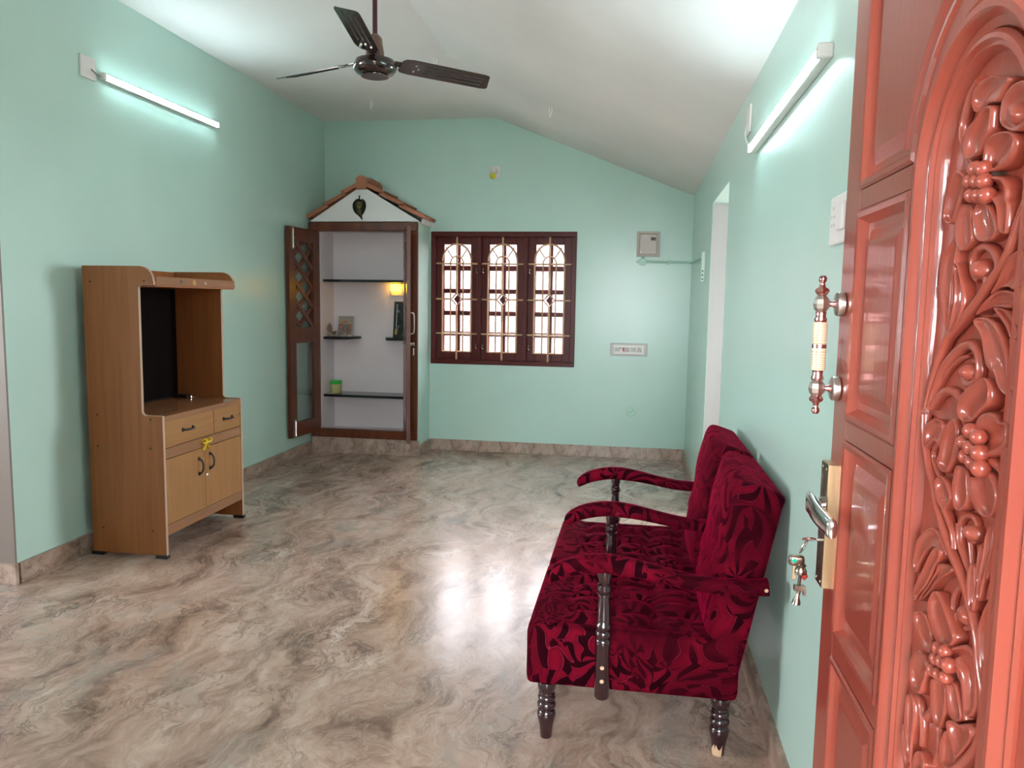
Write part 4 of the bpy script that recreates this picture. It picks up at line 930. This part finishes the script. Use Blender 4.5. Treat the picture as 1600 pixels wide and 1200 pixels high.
# second flower
relief(P_, T4([(800, 1000), (830, 870), (930, 760), (1060, 670), (1150, 640), (1210, 740), (1220, 880), (1190, 1000), (1100, 1080), (1010, 1180), (900, 1200), (820, 1130)]), T4([(910, 1140), (1050, 900), (1140, 730)]), .015)
relief(L_, T5([(380, 200), (480, 110), (570, 130), (610, 200), (590, 330), (560, 460), (500, 390), (440, 420), (385, 480), (362, 340)]), T5([(430, 330), (540, 200)]), .012)
rope(S_, T5([(550, 390), (460, 440), (420, 560), (440, 700), (505, 860)]), 4, 4)
relief(P_, T5([(750, 110), (680, 150), (610, 250), (580, 400), (560, 540), (530, 650), (580, 760), (640, 790), (700, 720), (750, 600), (780, 420), (790, 260)]), T5([(750, 250), (660, 500), (610, 710)]), .013)
relief(P_, T5([(1050, 300), (1060, 130), (1150, 20), (1260, 50), (1340, 150), (1430, 150), (1450, 300), (1430, 450), (1350, 560), (1200, 610), (1110, 570), (1080, 440)]), T5([(1110, 420), (1250, 330), (1370, 270)]), .016, .22, .3)
relief(P_, T5([(930, 850), (1050, 840), (1170, 760), (1280, 950), (1290, 1150), (1220, 1330), (1120, 1340), (1020, 1270), (950, 1130), (920, 990)]), T5([(1050, 890), (1120, 1280)]), .012)
rope(S_, T5([(1200, 650), (1310, 740), (1355, 900), (1345, 1050), (1320, 1250), (1310, 1400)]), 6, 4, .003)
relief(P_, T5([(760, 700), (850, 720), (900, 800), (910, 950), (920, 1100), (860, 1230), (780, 1270), (720, 1180), (700, 1000), (720, 850)]), T5([(820, 770), (790, 1200)]), .011)
relief(L_, T5([(500, 900), (580, 830), (660, 910), (720, 1080), (690, 1150), (620, 1250), (560, 1200), (500, 1050)]), T5([(570, 900), (630, 1180)]), .013)
for a, b_, r_ in ((920, 270, 52), (1010, 345, 50), (830, 405, 48), (920, 475, 50), (1030, 545, 55), (850, 585, 48), (940, 660, 48), (1035, 735, 58)):
    (u, v), = T5([(a, b_)]); berry(u, v, r_/8)
# lower scroll, leaves and plume
rope(S_, T6([(590, 60), (590, 200), (640, 350), (690, 500), (700, 700)]), 5, 4, .003)
rope(K_, T6([(740, 400), (780, 310), (860, 280), (935, 340), (965, 470), (945, 580), (900, 610)]), 4, 3)
boss(K_, T6([(790, 440), (830, 380), (900, 390), (940, 480), (930, 590), (870, 610), (800, 540)]), .017)
rope(S_, T6([(740, 380), (740, 600), (800, 800), (870, 1000), (900, 1150)]), 5, 4)
rope(S_, T6([(860, 620), (875, 800), (900, 1000)]), 3, 3)
relief(L_, T6([(270, 600), (330, 510), (430, 430), (520, 480), (600, 640), (660, 800), (560, 720), (450, 680), (370, 760), (300, 880), (250, 1000), (220, 900), (240, 720)]), T6([(250, 900), (340, 640), (500, 560)]), .011)
relief(L_, T6([(420, 800), (500, 680), (570, 720), (540, 850), (480, 950), (430, 1080), (380, 1180), (300, 1250), (250, 1340), (220, 1290), (280, 1100), (360, 930)]), T6([(270, 1260), (400, 1000), (530, 740)]), .012)
relief(L_, T6([(540, 880), (640, 900), (720, 960), (600, 1050), (500, 1120), (430, 1240), (330, 1330), (280, 1340), (420, 1140), (500, 1000)]), T6([(330, 1300), (480, 1060), (640, 950)]), .010)
relief(L_, T6([(1190, 420), (1240, 480), (1240, 700), (1180, 880), (1100, 1150), (1060, 1350), (1020, 1300), (1060, 1000), (1110, 750), (1140, 540)]), T6([(1050, 1260), (1130, 850), (1195, 520)]), .012)
relief(L_, T6([(1240, 420), (1330, 530), (1320, 650), (1280, 800), (1260, 930), (1150, 1100), (1190, 900), (1250, 700)]), T6([(1190, 1020), (1280, 750), (1280, 520)]), .012)
relief(L_, T6([(1040, 680), (1080, 680), (1100, 800), (1090, 950), (1030, 1200), (1000, 1000)]), T6([(1040, 1100), (1060, 740)]), .010)
relief(L_, T6([(940, 900), (990, 900), (1000, 1050), (1000, 1250), (960, 1500), (900, 1400), (890, 1100)]), T6([(950, 1400), (965, 960)]), .011)
relief(L_, T6([(1230, 990), (1290, 980), (1260, 1100), (1220, 1200), (1120, 1350), (1150, 1150)]), T6([(1150, 1290), (1250, 1040)]), .008)
relief(L_, T7([(1180, 310), (1250, 290), (1260, 420), (1220, 650), (1180, 900), (1150, 1150), (1150, 1300), (1080, 1200), (1030, 1000), (1020, 750), (1080, 520)]), T7([(1110, 1180), (1110, 700), (1220, 360)]), .012)
rope(K_, T7([(730, 560), (665, 450), (665, 280), (720, 160), (810, 140), (870, 250), (920, 400), (935, 560), (880, 640), (800, 650)]), 4, 3)
boss(K_, T7([(710, 480), (740, 350), (800, 330), (870, 440), (900, 560), (850, 640), (760, 600)]), .017)
# third flower
relief(P_, T7([(420, 380), (460, 250), (520, 180), (570, 250), (640, 390), (700, 560), (770, 740), (750, 850), (700, 880), (620, 850), (540, 830), (480, 700), (430, 540)]), T7([(640, 820), (580, 560), (510, 270)]), .014)
relief(P_, T7([(230, 480), (280, 430), (360, 460), (420, 560), (460, 700), (450, 850), (430, 960), (360, 920), (290, 800), (240, 650)]), T7([(410, 880), (290, 500)]), .012)
relief(P_, T7([(200, 1000), (280, 920), (350, 960), (400, 1050), (400, 1200), (350, 1380), (320, 1480), (240, 1450), (190, 1330), (180, 1150)]), T7([(350, 1130), (240, 1300)]), .012)
relief(P_, T7([(640, 960), (760, 880), (870, 850), (970, 920), (1020, 1030), (1030, 1200), (1030, 1500), (1000, 1680), (930, 1780), (860, 1700), (840, 1400), (760, 1200), (680, 1080)]), T7([(740, 980), (880, 1120), (930, 1600)]), .012)
rope(S_, T8([(700, 30), (760, 150), (778, 350), (788, 600), (800, 680)]), 8, 7, .002)
for a, b_, r_ in ((510, 900, 45), (590, 940, 45), (480, 1030, 45), (560, 1065, 48), (640, 1115, 52), (440, 1175, 45), (515, 1225, 45), (600, 1270, 45)):
    (u, v), = T7([(a, b_)]); berry(u, v, r_/8)
relief(P_, T8([(390, 220), (500, 240), (560, 320), (560, 500), (530, 650), (480, 760), (430, 720), (390, 560), (380, 380)]), T8([(470, 280), (475, 690)]), .011)
relief(P_, T8([(570, 260), (650, 250), (700, 400), (740, 620), (700, 700), (610, 640), (570, 500)]), T8([(620, 310), (690, 630)]), .012)
relief(L_, T8([(580, 700), (640, 670), (720, 720), (830, 700), (880, 800), (850, 900), (760, 1020), (690, 1090), (640, 1000), (600, 850)]), T8([(660, 760), (730, 980)]), .014)
rope(S_, T8([(300, 640), (370, 580), (425, 700), (440, 850), (435, 1000), (400, 1150)]), 6, 5)
rope(S_, T8([(150, 400), (220, 460), (240, 600), (250, 750), (240, 950)]), 5, 4)
relief(L_, T8([(110, 430), (160, 380), (200, 480), (200, 700), (170, 900), (160, 1150), (100, 1000), (90, 700)]), T8([(150, 450), (140, 1000)]), .010)
relief(L_, T8([(480, 1150), (500, 900), (570, 780), (640, 900), (690, 1080), (600, 1200)]), T8([(560, 860), (570, 1120)]), .011)
relief(L_, T8([(60, 740), (100, 720), (130, 900), (170, 1180), (90, 1190), (50, 950)]), T8([(85, 780), (110, 1120)]), .009)
relief(L_, T8([(200, 1050), (260, 1010), (300, 1100), (320, 1190), (240, 1230), (180, 1190)]), T8([(250, 1050), (250, 1180)]), .010)
# the carving goes on below the frame with the same motifs
for o in list(carv.children):
    me = o.data; zc_ = sum(v_.co.z for v_ in me.vertices)/len(me.vertices) + ORG[o].z
    if .90 < zc_ < 1.36:
        c_ = o.copy(); COL.objects.link(c_); c_.parent = carv; c_.location = o.location + Vector((0, 0, -.53)); ORG[c_] = ORG[o]

# pull handle
def hY(yb): return yb
hx, hy = .322, 1.432
ph = link('pull_handle', None, door, (hx, hy, 1.38))
zt, zb2 = 1.506, 1.262
obj('finial', lathe([(.0, 0), (.0045, .0), (.007, .004), (.0065, .009), (.004, .013), (.006, .020), (.011, .023), (.0125, .027), (.010, .031), (.006, .036), (.0075, .042), (.0105, .044)], (hx, hy, zt), (0, 0, -1), 16), M['copper'], ph, 50)
obj('finial', lathe([(.0, 0), (.0045, .0), (.007, .004), (.0065, .009), (.004, .013), (.006, .020), (.011, .023), (.0125, .027), (.010, .031), (.006, .036), (.0075, .042), (.0105, .044)], (hx, hy, zb2), (0, 0, 1), 16), M['copper'], ph, 50)
for z_ in (1.457, 1.308):
    obj('joint', lathe([(.008, -.014), (.013, -.008), (.0148, 0), (.013, .008), (.008, .014)], (hx, hy, z_), (0, 0, 1), 8), M['steel'], ph)
    obj('neck', lathe([(.006, 0), (.005, .012), (.008, .018), (.010, .026)], (hx+.006, hy, z_), (1, 0, 0), 14), M['copper'], ph, 50)
    obj('rose', lathe([(.018, 0), (.0208, .002), (.0215, .005), (.0215, .012), (.020, .0135)], (DX-.0145, hy, z_), (1, 0, 0), 28), M['steel'], ph, 40)
for a, b_ in ((1.425, 1.443), (1.322, 1.34)): obj('collar', lathe([(.0095, 0), (.011, .004), (.0085, .010), (.0095, b_-a)], (hx, hy, a), (0, 0, 1), 16), M['copper'], ph, 50)
gm = mat('ivory_grip_with_gold_rings', (.72, .55, .38), .3); tt = NT(gm); wvn = tt.new('ShaderNodeTexWave', wave_type='RINGS', rings_direction='SPHERICAL'); wvn.inputs['Scale'].default_value = 90; wvn.inputs['Distortion'].default_value = 1.0
tt.link(tt.coords(), wvn.inputs['Vector']); tt.base(tt.ramp(wvn.outputs['Fac'], [(.2, (.55, .36, .20)), (.45, (.76, .60, .43))]))
obj('grip', lathe([(.0115, 0), (.012, .003), (.012, .036), (.0115, .039)], (hx, hy, 1.386), (0, 0, 1), 20), gm, ph, 40); obj('grip', lathe([(.0115, 0), (.012, .003), (.012, .036), (.0115, .039)], (hx, hy, 1.340), (0, 0, 1), 20), gm, ph, 40)
obj('band', lathe([(.0122, 0), (.0122, .007)], (hx, hy, 1.379), (0, 0, 1), 20), M['copper'], ph, 40)
# lock plate with lever
lk = link('lock_plate', None, door, (DX, 1.42, 1.06))
obj('case', box(DX-.016, DX+.002, 1.404, 1.452, .950, 1.176, .0015, 1), M['brass'], lk)
obj('face', box(DX-.0172, DX-.0161, 1.4055, 1.4505, .9515, 1.1745), M['darkbrass'], lk)  # reflection of a dark wall put into this side's darker metal colour
for yy, zz in ((1.415, 1.165), (1.442, 1.165), (1.415, .96), (1.442, .96)): obj('screw', lathe([(.0035, 0), (.003, .0015)], (DX-.0172, yy, zz), (-1, 0, 0), 10), M['darkbrass'], lk)
obj('lever_rose', lathe([(.015, 0), (.015, .006), (.010, .009), (.009, .020), (.010, .024)], (DX-.0172, 1.424, 1.099), (-1, 0, 0), 20), M['chrome'], lk, 40)
def lever():
    bm = nb(); rings = []
    A = Vector((.3225, 1.440, 1.099)); pts = catmull([A, A+Vector((-.001, -.02, .001)), A+Vector((.000, -.06, -.005)), A+Vector((.005, -.10, -.010)), A+Vector((.010, -.132, -.014))], 5)
    N = len(pts)
    for i, p in enumerate(pts):
        s = i/(N-1); hh = .0205-.004*s; ww = .0070 + .002*s
        if i == 0 or i == N-1: hh *= .88; ww *= .6
        rings.append([bm.verts.new((p.x+ww*math.copysign(abs(math.cos(a))**.7, math.cos(a)), p.y, p.z+hh*math.copysign(abs(math.sin(a))**.7, math.sin(a)))) for a in [2*PI*k/16 for k in range(16)]])
    for a, b_ in zip(rings, rings[1:]):
        for k in range(16): bm.faces.new((a[k], a[(k+1) % 16], b_[(k+1) % 16], b_[k]))
    bm.faces.new(rings[0]); bm.faces.new(rings[-1][::-1]); return bm
obj('lever', lever(), M['chrome'], lk, 60)
obj('keyhole', box(DX-.0176, DX-.0172, 1.4215, 1.4245, 1.018, 1.046), M['black'], lk)

# key with its ring and charms, hanging from the lock
ky = thing('key_bunch', 'bunch of keys and metal charms hanging from the key in the red door', 'keys', (.32, 1.423, 1.034))
kx = DX-.0172
obj('key_shaft', tube([(kx+.006, 1.423, 1.034), (.334, 1.423, 1.034)], .0024, 8), M['silver'], ky)
obj('key_head', lathe([(.0, -.0016), (.0115, -.0016), (.0125, 0), (.0115, .0016), (.0, .0016)], (.322, 1.423, 1.034), (0, .5, 1), 18), M['copper'], ky, 40)
ring = [(.313+.006*math.cos(a*PI/8), 1.423+.010*math.sin(a*PI/8), 1.020+.013*math.cos(a*PI/8+.3)) for a in range(17)]
obj('ring', tube(ring, .0014, 6, caps=False), M['chrome'], ky)
obj('charm', rbox(.288, .316, 1.415, 1.429, .984, 1.004, .006, (6, 6, 6)), M['darkbrass'], ky, 60)
obj('gem', lathe([(.004, 0), (.003, .002)], (.297, 1.4145, .995), (0, -1, 0), 10), mat('green_gem', (.0, .45, .25), .1), ky)
obj('key', boxes((.296, .2995, 1.421, 1.4225, .958, .990), (.2995, .302, 1.421, 1.4225, .960, .966)), M['brass'], ky)
obj('charm', lathe([(.003, 0), (.010, .004), (.011, .010), (.007, .017), (.009, .020), (.003, .026)], (.309, 1.421, .966), (.1, 0, 1), 12), M['darkbrass'], ky, 50)
obj('charm', lathe([(.001, 0), (.0065, .006), (.005, .014), (.001, .022)], (.318, 1.424, .957), (-.1, 0, 1), 10), mat('red_charm', (.35, .03, .03), .3), ky, 60)
obj('chain', tube([(.310, 1.422, .968), (.3085, 1.422, .95), (.308, 1.422, .94)], .003, 6), M['darkbrass'], ky)
obj('hammer_head', boxes((.300, .318, 1.417, 1.427, .938, .948), (.3165, .321, 1.418, 1.426, .930, .946)), M['darkbrass'], ky)
obj('hammer_shaft', lathe([(.004, 0), (.0035, .012), (.007, .020), (.008, .026), (.003, .028)], (.309, 1.422, .938), (-.15, 0, -1), 10), M['darkbrass'], ky, 50)
